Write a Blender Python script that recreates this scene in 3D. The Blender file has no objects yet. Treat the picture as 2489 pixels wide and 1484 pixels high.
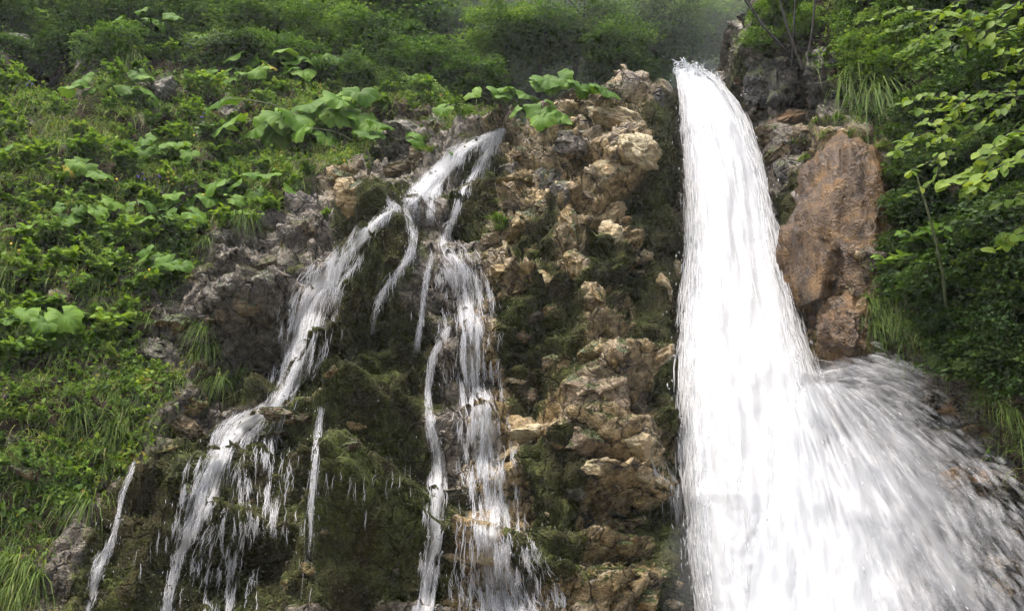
import bpy, bmesh, math, random
import numpy as np
from mathutils import Vector, Matrix, Quaternion
from mathutils.bvhtree import BVHTree

random.seed(11)
rng = np.random.default_rng(11)
SC = bpy.context.scene
COL = SC.collection
R = math.radians

# ------------------------------------------------------------------ camera
CAM = Vector((0.0, 0.0, 1.6)); PITCH = R(15.0); HFOV = R(56.0)
cd = bpy.data.cameras.new('camera'); cam = bpy.data.objects.new('camera', cd); COL.objects.link(cam)
cam.location = CAM; cam.rotation_euler = (R(90) + PITCH, 0, 0)
cd.sensor_fit = 'HORIZONTAL'; cd.angle = HFOV; cd.clip_end = 400; cd.clip_start = 0.05
SC.camera = cam
# ------------------------------------------------------------------ world, sun, exposure
SUN_EL, SUN_AZ = R(72), R(-140)     # high, from behind the viewer's left shoulder
w = bpy.data.worlds.new('World'); SC.world = w; w.use_nodes = True
nt = w.node_tree; bg = nt.nodes['Background']
sky = nt.nodes.new('ShaderNodeTexSky'); sky.sky_type = 'NISHITA'; sky.sun_disc = False
sky.sun_elevation = SUN_EL; sky.sun_rotation = SUN_AZ; sky.air_density = 1.0; sky.dust_density = 6.0; sky.ozone_density = 1.0
nt.links.new(sky.outputs[0], bg.inputs[0]); bg.inputs[1].default_value = 0.12
sd = bpy.data.lights.new('sun', 'SUN'); sd.energy = 1.2; sd.angle = R(45); sd.color = (1.0, 0.97, 0.92)
sun = bpy.data.objects.new('sun', sd); COL.objects.link(sun)
sdir = Vector((math.sin(SUN_AZ) * math.cos(SUN_EL), math.cos(SUN_AZ) * math.cos(SUN_EL), math.sin(SUN_EL)))
sun.rotation_euler = sdir.to_track_quat('Z', 'Y').to_euler(); sun.location = sdir * 40
SC.view_settings.view_transform = 'Standard'; SC.view_settings.look = 'None'
SC.view_settings.gamma = 1.0; SC.view_settings.use_curve_mapping = False
SC.view_settings.exposure = 1.46
SC.render.engine = 'CYCLES'
SC.cycles.max_bounces = 5; SC.cycles.diffuse_bounces = 2; SC.cycles.glossy_bounces = 2
SC.cycles.transmission_bounces = 3; SC.cycles.transparent_max_bounces = 12; SC.cycles.use_adaptive_sampling = True; SC.cycles.adaptive_threshold = 0.045; SC.cycles.adaptive_min_samples = 12; SC.cycles.volume_bounces = 1
SC.cycles.use_denoising = True

# ------------------------------------------------------------------ picture measure -> place
TW, TH = 2488.0, 1484.0
FPX = (TW / 2) / math.tan(HFOV / 2)
fw = np.array([0, math.cos(PITCH), math.sin(PITCH)]); upv = np.array([0, -math.sin(PITCH), math.cos(PITCH)])
def ray(tx, ty):
    tx = np.asarray(tx, float); ty = np.asarray(ty, float)
    d = fw + np.stack([np.ones_like(tx), 0*tx, 0*tx], -1) * ((tx - TW/2) / FPX)[..., None] + upv * ((TH/2 - ty) / FPX)[..., None]
    return d
def at(tx, ty, Y):
    d = ray(tx, ty); s = np.asarray(Y, float) / d[..., 1]
    return d * s[..., None] + np.array(CAM)
def proj(P):
    q = P - np.array(CAM); z = q @ fw
    z = np.maximum(z, 0.05)
    return TW/2 + q[..., 0] / z * FPX, TH/2 - (q @ upv) / z * FPX

# ------------------------------------------------------------------ noise
def _h(i, j, k, s):
    n = (i.astype(np.int64) * 374761393 + j.astype(np.int64) * 668265263 + k.astype(np.int64) * 2147483647 + s * 974634777) & 0xffffffff
    n = ((n ^ (n >> 13)) * 1274126177) & 0xffffffff
    n = ((n ^ (n >> 16)) * 2246822519) & 0xffffffff
    return n ^ (n >> 15)
def perlin(p, s=0):
    f = np.floor(p).astype(np.int64); r = p - f; u = r*r*r*(r*(r*6-15)+10); out = 0
    for dx in (0, 1):
        for dy in (0, 1):
            for dz in (0, 1):
                h = _h(f[:, 0]+dx, f[:, 1]+dy, f[:, 2]+dz, s)
                gx = (h & 255)/127.5-1; gy = ((h >> 8) & 255)/127.5-1; gz = ((h >> 16) & 255)/127.5-1
                wgt = (u[:, 0] if dx else 1-u[:, 0])*(u[:, 1] if dy else 1-u[:, 1])*(u[:, 2] if dz else 1-u[:, 2])
                out = out + wgt*(gx*(r[:, 0]-dx)+gy*(r[:, 1]-dy)+gz*(r[:, 2]-dz))
    return out
def fbm(p, sc, oct=4, s=0, rid=False, gain=.5):
    a, o, t = 1.0, 0, 0
    q = p/sc
    for k in range(oct):
        n = perlin(q+k*7.3, s+k)
        if rid: n = 1-2*np.abs(n)*1.4
        o = o+a*n; t += a; a *= gain; q = q*2.03
    return o/t
def facet(p, sc, s=0):
    """blocky fractured surface: every cell is a tilted plane; returns height, edge distance, cell value"""
    q = p/np.asarray(sc, float); f = np.floor(q).astype(np.int64)
    b1 = np.full(len(q), 9.); b2 = np.full(len(q), 9.); hh = np.zeros(len(q)); cv = np.zeros(len(q))
    for dx in (-1, 0, 1):
        for dy in (-1, 0, 1):
            for dz in (-1, 0, 1):
                c0, c1, c2 = f[:, 0]+dx, f[:, 1]+dy, f[:, 2]+dz
                h = _h(c0, c1, c2, s); g = _h(c0, c1, c2, s+91)
                v = np.stack([q[:, 0]-c0-(h & 1023)/1023., q[:, 1]-c1-((h >> 10) & 1023)/1023., q[:, 2]-c2-((h >> 20) & 1023)/1023.], 1)
                d = np.sqrt((v*v).sum(1))
                n = np.stack([(g & 255)/127.5-1, ((g >> 8) & 255)/127.5-1, ((g >> 16) & 255)/127.5-1], 1)
                hv = (v*n).sum(1)*.9+((g >> 24) & 255)/255.-.5
                m = d < b1
                b2 = np.where(m, b1, np.minimum(b2, d)); hh = np.where(m, hv, hh); cv = np.where(m, ((g >> 24) & 255)/255., cv)
                b1 = np.where(m, d, b1)
    return hh, b2-b1, cv
def sstep(a, b, x):
    t = np.clip((x-a)/(b-a), 0, 1); return t*t*(3-2*t)
def polysd(poly, X, Y):
    """signed distance to a polygon, positive inside"""
    P = np.array(poly, float); n = len(P); d = np.full(X.shape, 1e9); ins = np.zeros(X.shape, bool)
    for i in range(n):
        ax, ay = P[i]; bx, by = P[(i+1) % n]
        ex, ey = bx-ax, by-ay; t = np.clip(((X-ax)*ex+(Y-ay)*ey)/(ex*ex+ey*ey+1e-9), 0, 1)
        d = np.minimum(d, np.hypot(X-ax-t*ex, Y-ay-t*ey))
        c = ((ay > Y) != (by > Y)) & (X < ex*(Y-ay)/(by-ay+1e-12)+ax); ins ^= c
    return np.where(ins, d, -d)

# ------------------------------------------------------------------ mesh and object helpers
def mesh_np(name, V, F, uv=None, att=None, mask=None, smooth=True):
    V = np.asarray(V, np.float32).reshape(-1, 3); me = bpy.data.meshes.new(name)
    if not isinstance(F, list): F = [F]
    F = [np.asarray(f, np.int32) for f in F if len(f)]
    lens = np.concatenate([np.full(len(f), f.shape[1], np.int32) for f in F]); loops = np.concatenate([f.ravel() for f in F])
    me.vertices.add(len(V)); me.vertices.foreach_set('co', V.ravel())
    me.loops.add(len(loops)); me.loops.foreach_set('vertex_index', loops)
    me.polygons.add(len(lens)); st = np.concatenate([[0], np.cumsum(lens)[:-1]]).astype(np.int32)
    me.polygons.foreach_set('loop_start', st)
    me.polygons.foreach_set('use_smooth', np.full(len(lens), smooth))
    me.update(calc_edges=True)
    if uv is not None:
        l = me.uv_layers.new(name='UVMap'); l.data.foreach_set('uv', np.asarray(uv, np.float32)[loops].ravel())
    if att is not None:
        a = me.attributes.new('v', 'FLOAT', 'POINT'); a.data.foreach_set('value', np.asarray(att, np.float32).ravel())
    if mask is not None:
        a = me.attributes.new('mask', 'FLOAT_COLOR', 'POINT'); a.data.foreach_set('color', np.asarray(mask, np.float32).ravel())
    return me
def obj(name, me, mat=None, parent=None):
    o = bpy.data.objects.new(name, me); COL.objects.link(o)
    if mat is not None and me is not None and not me.materials: me.materials.append(mat)
    if parent is not None: o.parent = parent
    return o
def tag(o, label=None, cat=None, group=None, kind=None):
    if label: o['label'] = label
    if cat: o['category'] = cat
    if group: o['group'] = group
    if kind: o['kind'] = kind
    return o
def copy_tree(o, parent=None):
    c = o.copy(); COL.objects.link(c); c.parent = parent
    for ch in o.children: copy_tree(ch, c)
    return c

# neighbours that single a thing out in its label: place and phrase
MARKS = {'slope': [(800,330,'the largest butterbur clump'),(190,250,'the dark hollow in the slope'),(400,390,'the lone yellow-green butterbur'),(490,510,'the long butterbur clump'),(430,610,'the bluish bush'),(110,830,'the solitary wide-leaved butterbur'),
  (180,440,'the butterbur with the torn yellow leaf'),(400,225,'the tall grey rock high on the slope'),(560,275,'the two grey rocks under the butterbur row'),(550,820,'the dark overhang'),(320,1110,'the lone trickle'),(500,110,'the edge of the wood'),(60,110,'the dark crag under the wood'),
  (1050,230,'the crest behind the highest cascade'),(600,700,'the broken grey ledge'),(60,1100,'the tilted grey strata'),(50,1400,'the grass fountain'),(860,470,'the tan block by the cascade'),(250,1000,'the sunny lower grass'),(40,620,'the thick herbs below the torn butterbur'),(950,370,'the rocks beside the highest cascade'),(660,195,'the butterbur row high on the slope'),(250,540,'the butterbur with the long tilted leaf'),(460,1000,'the tan strata at the edge of the moss'),(170,720,'the brown rock in the herbs'),(280,860,'the grassy brink above the strata')],
 'rib': [(1492,410,'the large smooth cream slab'),(1484,530,'the pale crumpled block'),(1466,955,'the biggest pinkish boulder'),(1440,1090,'the cream ledge'),(1234,1217,'the ochre block in the water'),(1495,235,'the rounded top of the rib'),(1190,560,'the thin branch of the highest cascade'),(1274,692,'the upper burst of the wide cascade'),(1290,1050,'the arching cap stone'),(1190,1350,'the foot of the wide cascade'),(1500,1318,'the dark hollow under the ledge'),(1545,1410,'the golden stones by the big fall'),(1364,400,'the grey blocks under the saddle'),(1400,620,'the tan spine down the rib'),(1600,670,'the spray of the big fall'),(1270,830,'the middle steps of the wide cascade'),(1255,415,'the mossy slope by the highest cascade'),(1474,760,'the ochre knobs halfway down')],
 'moss': [(700,1030,'the long ledge stone'),(765,1378,'the golden stone on the dome'),(930,1160,'the dripping overhang'),(360,1330,'the lone trickle'),(560,1260,'the lower outer cascade'),(840,880,'the dome between the cascades'),(1050,1250,'the straight white column'),(1140,390,'the highest cascade'),(1300,1340,'the foot of the rib'),(720,1240,'the fall off the long ledge stone')],
 'bank': [(2045,420,'the head of the tall rusty boulder'),(2050,720,'the foot of the tall rusty boulder'),(1884,190,'the dark crag above the lip'),(1890,320,'the slabs beside the upper big fall'),(1900,560,'the mossy side of the big fall'),(2130,230,'the hair grass'),(2170,560,'the shaded side of the tall boulder'),(2180,780,'the grass over the burst'),(2440,760,'the fine-leaved bush'),(2290,630,'the slender sapling stem'),(2300,330,'the spreading beech branch'),(2380,430,'the pale beech branch'),(2430,600,'the withered beech twig'),(2400,60,'the drooping beech branch at the top'),(2100,60,'the twigs on the crag'),(2250,90,'the bright shrubs on the crag'),(2440,960,'the grass on the shady bank'),(2330,860,'the brink above the burst'),(1870,60,'the brink beside the lip'),(2300,1000,'the upper edge of the spray'),(2350,1200,'the thick of the spray'),(2460,1320,'the outer edge of the spray')],
 'wood': [(970,80,'the butterbur on the crest'),(690,40,'the butterbur row'),(100,20,'the dark crag'),(400,20,'the top of the leafy slope'),(1200,140,'the saddle of the crest'),(1480,190,'the rounded top of the rib'),(1640,120,'the lip of the big fall'),(1840,80,'the bare twigs'),(1350,-20,'the dim heart of the wood'),(1740,20,'the palest mist')]}
def near(zone, tx, ty):
    return min(MARKS[zone], key=lambda m: (m[0]-tx)**2+(m[1]-ty)**2)[2]
# ------------------------------------------------------------------ materials
class NT:
    def __init__(s, name):
        s.m = bpy.data.materials.new(name); s.m.use_nodes = True; s.t = s.m.node_tree; s.t.nodes.clear()
    def n(s, typ, ins=None, **kw):
        o = s.t.nodes.new('ShaderNode'+typ)
        for k, v in kw.items(): setattr(o, k, v)
        for k, v in (ins or {}).items():
            if isinstance(v, bpy.types.NodeSocket): s.t.links.new(v, o.inputs[k])
            else: o.inputs[k].default_value = v
        return o
    def ramp(s, fac, stops, interp='LINEAR'):
        o = s.n('ValToRGB', {0: fac}); c = o.color_ramp; c.interpolation = interp
        while len(c.elements) < len(stops): c.elements.new(.5)
        for e, (p, q) in zip(c.elements, stops):
            e.position = p; e.color = (q, q, q, 1) if isinstance(q, (int, float)) else (*q, 1)
        return o.outputs[0]
    def noise(s, vec, scale, detail=4, rough=.55, dist=0.0):
        return s.n('TexNoise', {'Vector': vec, 'Scale': scale, 'Detail': detail, 'Roughness': rough, 'Distortion': dist}).outputs[0]
    def mix(s, f, a, b, typ='MIX'):
        o = s.n('MixRGB', blend_type=typ)
        for i, v in enumerate((f, a, b)):
            if isinstance(v, bpy.types.NodeSocket): s.t.links.new(v, o.inputs[i])
            else: o.inputs[i].default_value = v if i == 0 else (*v, 1)
        return o.outputs[0]
    def math(s, op, a, b=0.0, clamp=False):
        o = s.n('Math', operation=op, use_clamp=clamp)
        for i, v in enumerate((a, b)):
            if isinstance(v, bpy.types.NodeSocket): s.t.links.new(v, o.inputs[i])
            else: o.inputs[i].default_value = v
        return o.outputs[0]
    def out(s, sh, vol=None):
        o = s.n('OutputMaterial')
        if sh is not None: s.t.links.new(sh, o.inputs[0])
        if vol is not None: s.t.links.new(vol, o.inputs[1])
        return s.m

MOSS = [(.0, (.016, .019, .008)), (.40, (.044, .052, .016)), (.62, (.085, .105, .026)), (.85, (.15, .19, .04))]
def cliff_material():
    t = NT('wet_cliff'); pos = t.n('NewGeometry').outputs['Position']
    a = t.n('Attribute', attribute_name='mask'); sp = t.n('SeparateColor', {0: a.outputs['Color']})
    moss, tan, soil = sp.outputs[0], sp.outputs[1], sp.outputs[2]
    n1 = t.noise(pos, 2.2, 3, .62, .4); n2 = t.noise(pos, 11, 4, .65); n3 = t.noise(pos, 55, 2, .6)
    grey = t.ramp(n2, [(.30, (.026, .022, .015)), (.46, (.10, .083, .060)), (.60, (.20, .170, .125)), (.75, (.36, .315, .24))])
    tanc = t.ramp(n2, [(.30, (.052, .034, .012)), (.45, (.22, .152, .058)), (.60, (.43, .315, .140)), (.75, (.62, .51, .28))])
    tf = t.math('MULTIPLY', tan, t.ramp(n1, [(.36, .5), (.6, 1.)]))
    rock = t.mix(tf, grey, tanc)
    vc = t.n('TexVoronoi', {'Vector': t.mix(.12, pos, t.n('TexNoise', {'Vector': pos, 'Scale': 6., 'Detail': 2.}).outputs['Color']), 'Scale': 4.2}, feature='DISTANCE_TO_EDGE').outputs['Distance']
    crk = t.ramp(vc, [(0., 1.), (.018, .4), (.04, 0.)])
    rock = t.mix(t.math('MULTIPLY', crk, .75), rock, (.014, .011, .007))
    # vertical drip stains
    st = t.noise(t.n('Mapping', {0: pos, 3: (9, 9, .9)}).outputs[0], 1.0, 2, .6)
    rock = t.mix(t.ramp(st, [(.54, 0.), (.72, .4)]), rock, (.055, .038, .02))
    mn = t.math('ADD', t.math('MULTIPLY', n2, .55), t.math('MULTIPLY', n3, .45))
    mc = t.ramp(mn, [(p*.5+.26, c) for p, c in MOSS])
    mc = t.mix(t.ramp(n1, [(.36, 0.), (.62, .75)]), mc, t.ramp(n3, [(.3, (.016, .012, .007)), (.6, (.050, .037, .020)), (.8, (.10, .078, .048))]))
    so = t.ramp(n2, [(.3, (.022, .015, .009)), (.6, (.065, .046, .026)), (.8, (.12, .09, .055))])
    col = t.mix(soil, rock, so)
    mf = t.math('SUBTRACT', t.math('ADD', moss, t.math('MULTIPLY', t.math('SUBTRACT', n3, .5), 1.6)), .0, True)
    mf = t.ramp(mf, [(.38, 0.), (.58, 1.)])
    col = t.mix(mf, col, mc)
    rough = t.mix(mf, t.mix(soil, (.24, .24, .24), (.9, .9, .9)), (.8, .8, .8)); spc = t.math('SUBTRACT', .55, t.math('MULTIPLY', t.math('MAXIMUM', mf, soil), .45))
    hb = t.math('SUBTRACT', t.math('ADD', t.math('MULTIPLY', n2, 1.0), t.math('MULTIPLY', n3, .5)), t.math('MULTIPLY', crk, .5))
    bp = t.n('Bump', {'Strength': .9, 'Distance': .05, 'Height': hb}).outputs[0]
    b = t.n('BsdfPrincipled', {'Base Color': col, 'Roughness': rough, 'Normal': bp, 'Specular IOR Level': spc})
    return t.out(b.outputs[0])
def rock_material(name, dark, mid, light, top_moss=.5, rough=.4, ochre=0.0, crack=.6):
    t = NT(name); g = t.n('NewGeometry'); pos = g.outputs['Position']
    n1 = t.noise(pos, 3.5, 3, .6, .4); n2 = t.noise(pos, 14, 4, .66); n3 = t.noise(pos, 60, 2, .6)
    lay = t.noise(t.n('Mapping', {0: pos, 2: (.2, .35, 0), 3: (6, 6, 18)}).outputs[0], 1.0, 2, .6, 1.2)
    f = t.math('ADD', t.math('MULTIPLY', n2, .6), t.math('MULTIPLY', lay, .4))
    c = t.ramp(f, [(.30, dark), (.50, mid), (.68, light)])
    if ochre: c = t.mix(t.ramp(n1, [(.48, 0.), (.66, ochre)]), c, (.36, .20, .06))
    st = t.noise(t.n('Mapping', {0: pos, 3: (10, 10, 1.1)}).outputs[0], 1.0, 2, .6)
    c = t.mix(t.ramp(st, [(.54, 0.), (.72, .5)]), c, tuple(v*.55 for v in dark))
    vc = t.n('TexVoronoi', {'Vector': t.mix(.14, pos, t.n('TexNoise', {'Vector': pos, 'Scale': 7., 'Detail': 2.}).outputs['Color']), 'Scale': 4.8}, feature='DISTANCE_TO_EDGE').outputs['Distance']
    crk = t.ramp(vc, [(0., 1.), (.018, .4), (.04, 0.)])
    c = t.mix(t.math('MULTIPLY', crk, crack), c, tuple(v*.3 for v in dark))
    mn = t.math('ADD', t.math('MULTIPLY', n2, .5), t.math('MULTIPLY', n3, .5))
    mc = t.ramp(mn, [(p*.5+.26, q) for p, q in MOSS])
    up = t.n('SeparateXYZ', {0: g.outputs['Normal']}).outputs[2]
    mf = t.math('ADD', t.math('MULTIPLY', up, .35), t.math('MULTIPLY', n1, 1.3))
    mf = t.ramp(t.math('ADD', mf, t.math('MULTIPLY', n3, .35)), [(1.18-.42*top_moss, 0.), (1.30-.42*top_moss, 1.)]) if top_moss > 0 else 0.0
    if top_moss > 0: c = t.mix(mf, c, mc)
    hb = t.math('SUBTRACT', t.math('ADD', t.math('ADD', n2, t.math('MULTIPLY', n3, .45)), t.math('MULTIPLY', lay, .3)), t.math('MULTIPLY', crk, crack*.6))
    bp = t.n('Bump', {'Strength': .9, 'Distance': .05, 'Height': hb}).outputs[0]
    b = t.n('BsdfPrincipled', {'Base Color': c, 'Roughness': rough, 'Normal': bp, 'Specular IOR Level': .5})
    return t.out(b.outputs[0])
def leaf_material(name, stops, rough=.55, trans=.38, spec=.2, rnd=.35):
    """stops run along the per-leaf value v, shifted a little per object"""
    t = NT(name); a = t.n('Attribute', attribute_name='v').outputs['Fac']
    r = t.n('ObjectInfo').outputs['Random']
    pos = t.n('NewGeometry').outputs['Position']
    f = t.math('ADD', t.math('MULTIPLY', a, 1-rnd), t.math('MULTIPLY', r, rnd))
    f = t.math('ADD', f, t.math('MULTIPLY', t.math('SUBTRACT', t.noise(pos, 1.7, 1), .5), .5), True)
    c = t.ramp(f, stops)
    b = t.n('BsdfPrincipled', {'Base Color': c, 'Roughness': rough, 'Specular IOR Level': spec})
    tr = t.n('BsdfTranslucent', {'Color': t.mix(1., c, (1.25, 1.2, .6), 'MULTIPLY')})
    return t.out(t.n('MixShader', {0: trans, 1: b.outputs[0], 2: tr.outputs[0]}).outputs[0])
def flat_material(name, c, rough=.6, var=.3, scale=20):
    t = NT(name); n = t.noise(t.n('NewGeometry').outputs['Position'], scale, 4)
    col = t.ramp(n, [(.3, tuple(v*(1-var) for v in c)), (.7, tuple(v*(1+var) for v in c))])
    return t.out(t.n('BsdfPrincipled', {'Base Color': col, 'Roughness': rough}).outputs[0])
def water_material(name, alpha=1.0, streak=False, lo=.42, hi=.62, fx=60., fy=3.0, edge=1.0, col=(.80, .825, .85)):
    """aerated white water; 'v' is the cover left at that point, streaks run along the flow (uv in metres)"""
    t = NT(name); a = t.n('Attribute', attribute_name='v').outputs['Fac']
    fac = t.math('MULTIPLY', a, alpha)
    if streak:
        uv = t.n('UVMap').outputs[0]
        m1 = t.n('Mapping', {0: uv, 3: (fx, fy, 1)}).outputs[0]; m2 = t.n('Mapping', {0: uv, 3: (fx*.3, fy*.6, 1)}).outputs[0]
        n = t.math('ADD', t.math('MULTIPLY', t.noise(m1, 1., 2, .6, .6), .55), t.math('MULTIPLY', t.noise(m2, 1., 2, .55, .5), .45))
        s = t.math('ADD', n, t.math('MULTIPLY', t.math('SUBTRACT', a, .5), edge))
        fac = t.math('MULTIPLY', t.ramp(s, [(lo, 0.), (hi, 1.)]), alpha)
    d = t.n('BsdfDiffuse', {'Color': (*col, 1)}); tr = t.n('BsdfTranslucent', {'Color': (*col, 1)})
    gl = t.n('BsdfGlossy', {'Color': (1, 1, 1, 1), 'Roughness': .25})
    m = t.n('MixShader', {0: .38, 1: d.outputs[0], 2: tr.outputs[0]}); m = t.n('MixShader', {0: .05, 1: m.outputs[0], 2: gl.outputs[0]})
    tp = t.n('BsdfTransparent')
    return t.out(t.n('MixShader', {0: fac, 1: tp.outputs[0], 2: m.outputs[0]}).outputs[0])

# ------------------------------------------------------------------ the cliff
CTRL = [(-300,1480,6.8),(0,1480,7.0),(0,1000,8.0),(0,600,9.3),(0,300,10.7),(0,150,11.8),(-300,900,8.2),(-300,400,10.2),(-300,100,12.2),
 (300,1480,7.4),(300,1200,8.0),(300,1000,8.5),(300,600,9.8),(300,300,11.2),(300,150,12.4),
 (600,1480,7.5),(600,1200,8.1),(600,1000,8.6),(600,750,9.3),(600,400,10.9),(600,200,12.3),(600,120,13.0),
 (900,1480,7.3),(900,1200,7.9),(900,1000,8.5),(900,800,8.9),(900,600,9.4),(900,430,10.5),(900,300,11.5),(900,180,12.6),
 (1200,1480,7.2),(1200,1200,7.7),(1200,1000,8.2),(1200,800,8.6),(1200,600,9.1),(1200,420,9.9),(1200,320,10.5),
 (1080,250,11.6),(1050,480,9.9),(1450,1480,7.0),(1450,1250,7.5),(1450,1100,7.75),(1450,800,8.5),(1450,500,9.1),(1450,300,9.7),(1450,220,10.0),(1330,300,10.3),
 (1620,1480,7.6),(1620,1100,8.3),(1620,800,8.9),(1620,500,9.5),(1620,190,10.3),(1700,180,11.4),
 (1800,1480,8.3),(1800,1000,9.3),(1760,600,10.3),(1740,300,11.1),
 (1900,900,9.1),(1900,600,9.7),(1880,350,10.2),(1800,190,10.8),(1850,60,10.6),
 (2000,850,8.7),(2050,550,9.0),(2050,320,9.3),(2100,120,9.6),(2000,-100,10.2),
 (2220,850,8.2),(2280,500,8.3),(2300,200,8.7),(2300,-150,9.2),
 (2000,1480,8.0),(2200,1200,8.1),(2250,1480,7.7),(2488,1480,7.3),(2488,1000,7.3),(2488,500,7.4),(2488,100,7.8),(2488,-200,8.2),
 (2800,1480,6.6),(2900,800,6.6),(2900,200,7.0)]
CP = np.array([at(*c) for c in CTRL])
def _k(A, B):
    r2 = ((A[:, None, :]-B[None])**2).sum(-1); return .5*r2*np.log(r2+1e-9)
A2 = CP[:, [0, 2]]; nC = len(A2)
Km = np.zeros((nC+3, nC+3)); Km[:nC, :nC] = _k(A2, A2)+np.eye(nC)*.08
Km[:nC, nC] = 1; Km[:nC, nC+1:] = A2; Km[nC, :nC] = 1; Km[nC+1:, :nC] = A2.T
Wt = np.linalg.solve(Km, np.concatenate([CP[:, 1], [0, 0, 0]]))
def baseY(x, z):
    Q = np.stack([x, z], 1); o = np.zeros(len(Q))
    for i in range(0, len(Q), 40000):
        o[i:i+40000] = _k(Q[i:i+40000], A2) @ Wt[:nC]+Wt[nC]+Q[i:i+40000] @ Wt[nC+1:]
    return o
CREST = [(-500,95,13),(300,100,13),(700,110,13),(900,170,12.6),(1080,245,11.7),(1230,312,10.6),(1300,300,10.4),(1380,245,10.2),(1450,216,10),(1540,209,10.1),
 (1600,190,10.3),(1645,188,10.5),(1662,182,11.3),(1740,198,11.4),(1770,208,11.0),(1800,172,10.8),(1835,100,10.6),(1870,10,10.4),(1900,-120,10.3),(2600,-400,8)]
CR = np.array([at(*c) for c in CREST])
def crestZ(x): return np.interp(x, CR[:, 0], CR[:, 2])

X0, X1, Z0, Z1 = -7.4, 5.6, -.4, 11.6
NX, NZ = 640, 560
gx = np.linspace(X0, X1, NX); gz = np.linspace(Z0, Z1, NZ)
GX, GZ = np.meshgrid(gx, gz); x = GX.ravel(); z = GZ.ravel()
zc = crestZ(x); over = np.maximum(0, z-zc)
yb = baseY(x, np.minimum(z, zc+.05)); yb = np.clip(yb, 5.0, 14.5)
P = np.stack([x, yb+over*1.9, np.minimum(z, zc)+over*.28], 1)
G = P.reshape(NZ, NX, 3)
dX = np.gradient(G, axis=1); dZ = np.gradient(G, axis=0); Nn = np.cross(dX, dZ); Nn /= np.linalg.norm(Nn, axis=2, keepdims=True)
N0 = Nn.reshape(-1, 3)          # points towards the viewer and up
TX, TY = proj(P)

VEG_L = [(-900,-300),(1300,-300),(1240,300),(1110,330),(930,300),(900,420),(790,420),(690,540),(500,600),(480,680),(400,720),(330,880),(470,900),(430,1000),(330,1110),(260,1220),(150,1260),(100,1480),(-900,1700)]
VEG_R = [(1840,-400),(1850,40),(1980,130),(2060,300),(2180,330),(2210,600),(2110,720),(2120,830),(2330,930),(2400,1040),(2488,1200),(3300,1300),(3300,-400)]
MOSSY = [[(880,520),(1010,500),(1050,640),(1010,800),(860,800),(800,700)], [(720,800),(1050,780),(1060,1000),(700,1000),(660,900)],
 [(330,1100),(600,1000),(1040,1000),(1060,1500),(130,1560),(240,1250)], [(1110,440),(1210,330),(1230,420),(1180,520),(1190,640),(1080,600)], [(1250,520),(1350,510),(1360,690),(1260,650)],
 [(1430,590),(1530,620),(1530,760),(1430,720)], [(1560,260),(1670,200),(1690,1130),(1560,1040),(1570,640),(1530,480)], [(1290,1110),(1420,1110),(1400,1420),(1260,1420)],
 [(1560,1230),(1680,1180),(1700,1480),(1600,1480)], [(1220,790),(1420,700),(1400,860),(1250,1030)], [(480,880),(720,830),(650,980),(480,960)], [(1850,560),(1950,420),(1960,900),(1900,860)],
 [(1760,250),(1830,100),(1850,180),(1800,260)], [(1050,1200),(1160,1200),(1120,1420),(1050,1480)]]
TANNY = [[(1180,330),(1420,230),(1640,190),(1600,450),(1700,1480),(1050,1480),(1180,1000),(1190,620)], [(600,980),(800,990),(800,1090),(600,1080)], [(760,400),(920,420),(930,500),(800,520)], [(1960,320),(2170,320),(2120,880),(1950,880)]]
def region(polys, soft):
    m = np.full(TX.shape, -1e9)
    for q in polys: m = np.maximum(m, polysd(q, TX, TY))
    return sstep(-soft, soft, m+jit)
jit = fbm(P, .55, 4, 5)*60
veg = np.maximum(region([VEG_L], 22), region([VEG_R], 22))
mossm = region(MOSSY, 26); tanm = region(TANNY, 40)

# large shapes: mossy domes, ledges, hollows (place, half sizes, amount)
BUMPS = [(950,620,80,110,.65),(1000,740,60,80,.45),(920,1350,140,105,1.1),(1090,700,60,70,-.05),(610,745,140,36,.36),(600,848,110,50,-1.1),(195,235,45,50,-.7),
 (110,110,70,90,-.9),(1545,490,75,38,-.45),(1480,380,110,60,.25),(900,1035,150,42,.6),(930,1165,120,52,-.85),(700,1010,100,25,.18),(720,1180,120,80,-.12),(1410,1075,115,45,.38),(1454,1245,120,60,-.4),
 (1500,1312,90,22,.25),(1480,1360,80,25,-.2),(1500,1410,110,35,.25),(1480,950,90,75,.32),(1400,640,40,120,.16),(1300,690,60,40,.15),(1320,950,50,60,-.15),(1190,1350,130,40,.4),(1140,380,30,40,.2),(1030,560,25,45,.18),
 (1690,480,55,90,-.6),(1835,450,35,70,-.5),(1715,330,60,90,-.6),(1690,250,40,60,-.3),(1750,520,70,120,-.35),(1760,760,80,120,-.35),(1700,760,40,120,-.25),(480,800,120,60,.1),(330,1180,60,100,-.15),(1600,700,50,200,-.22),(1110,680,60,60,.18),(1190,1050,60,25,.15),(1880,190,60,70,.25),(2000,180,60,60,.3),(1940,240,40,90,-.35),
 (2100,800,60,80,.2),(500,1320,120,60,.12),(830,880,90,45,.35),(500,1300,130,50,.3),(330,1250,40,90,.2),(640,1330,80,50,-.2),(760,780,40,60,-.2)]
D = np.zeros(len(P))
for bx_, by_, rx, ry, am in BUMPS:
    D += am*np.exp(-(((TX-bx_)/rx)**2+((TY-by_)/ry)**2))
wp = P+.16*np.stack([fbm(P, .5, 3, 31), fbm(P, .5, 3, 37), fbm(P, .5, 3, 43)], 1)
f1, e1, c1 = facet(wp, (.9, .9, .55), 3); f2, e2, c2 = facet(wp, (.38, .38, .20), 7); f3, e3, c3 = facet(wp, (.11, .11, .07), 13)
rockd = f1*.36+f2*.15+f3*.040+fbm(P, .09, 3, 9)*.022-.06*(1-sstep(0, .08, e2))-.02*(1-sstep(0, .14, e3))
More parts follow.
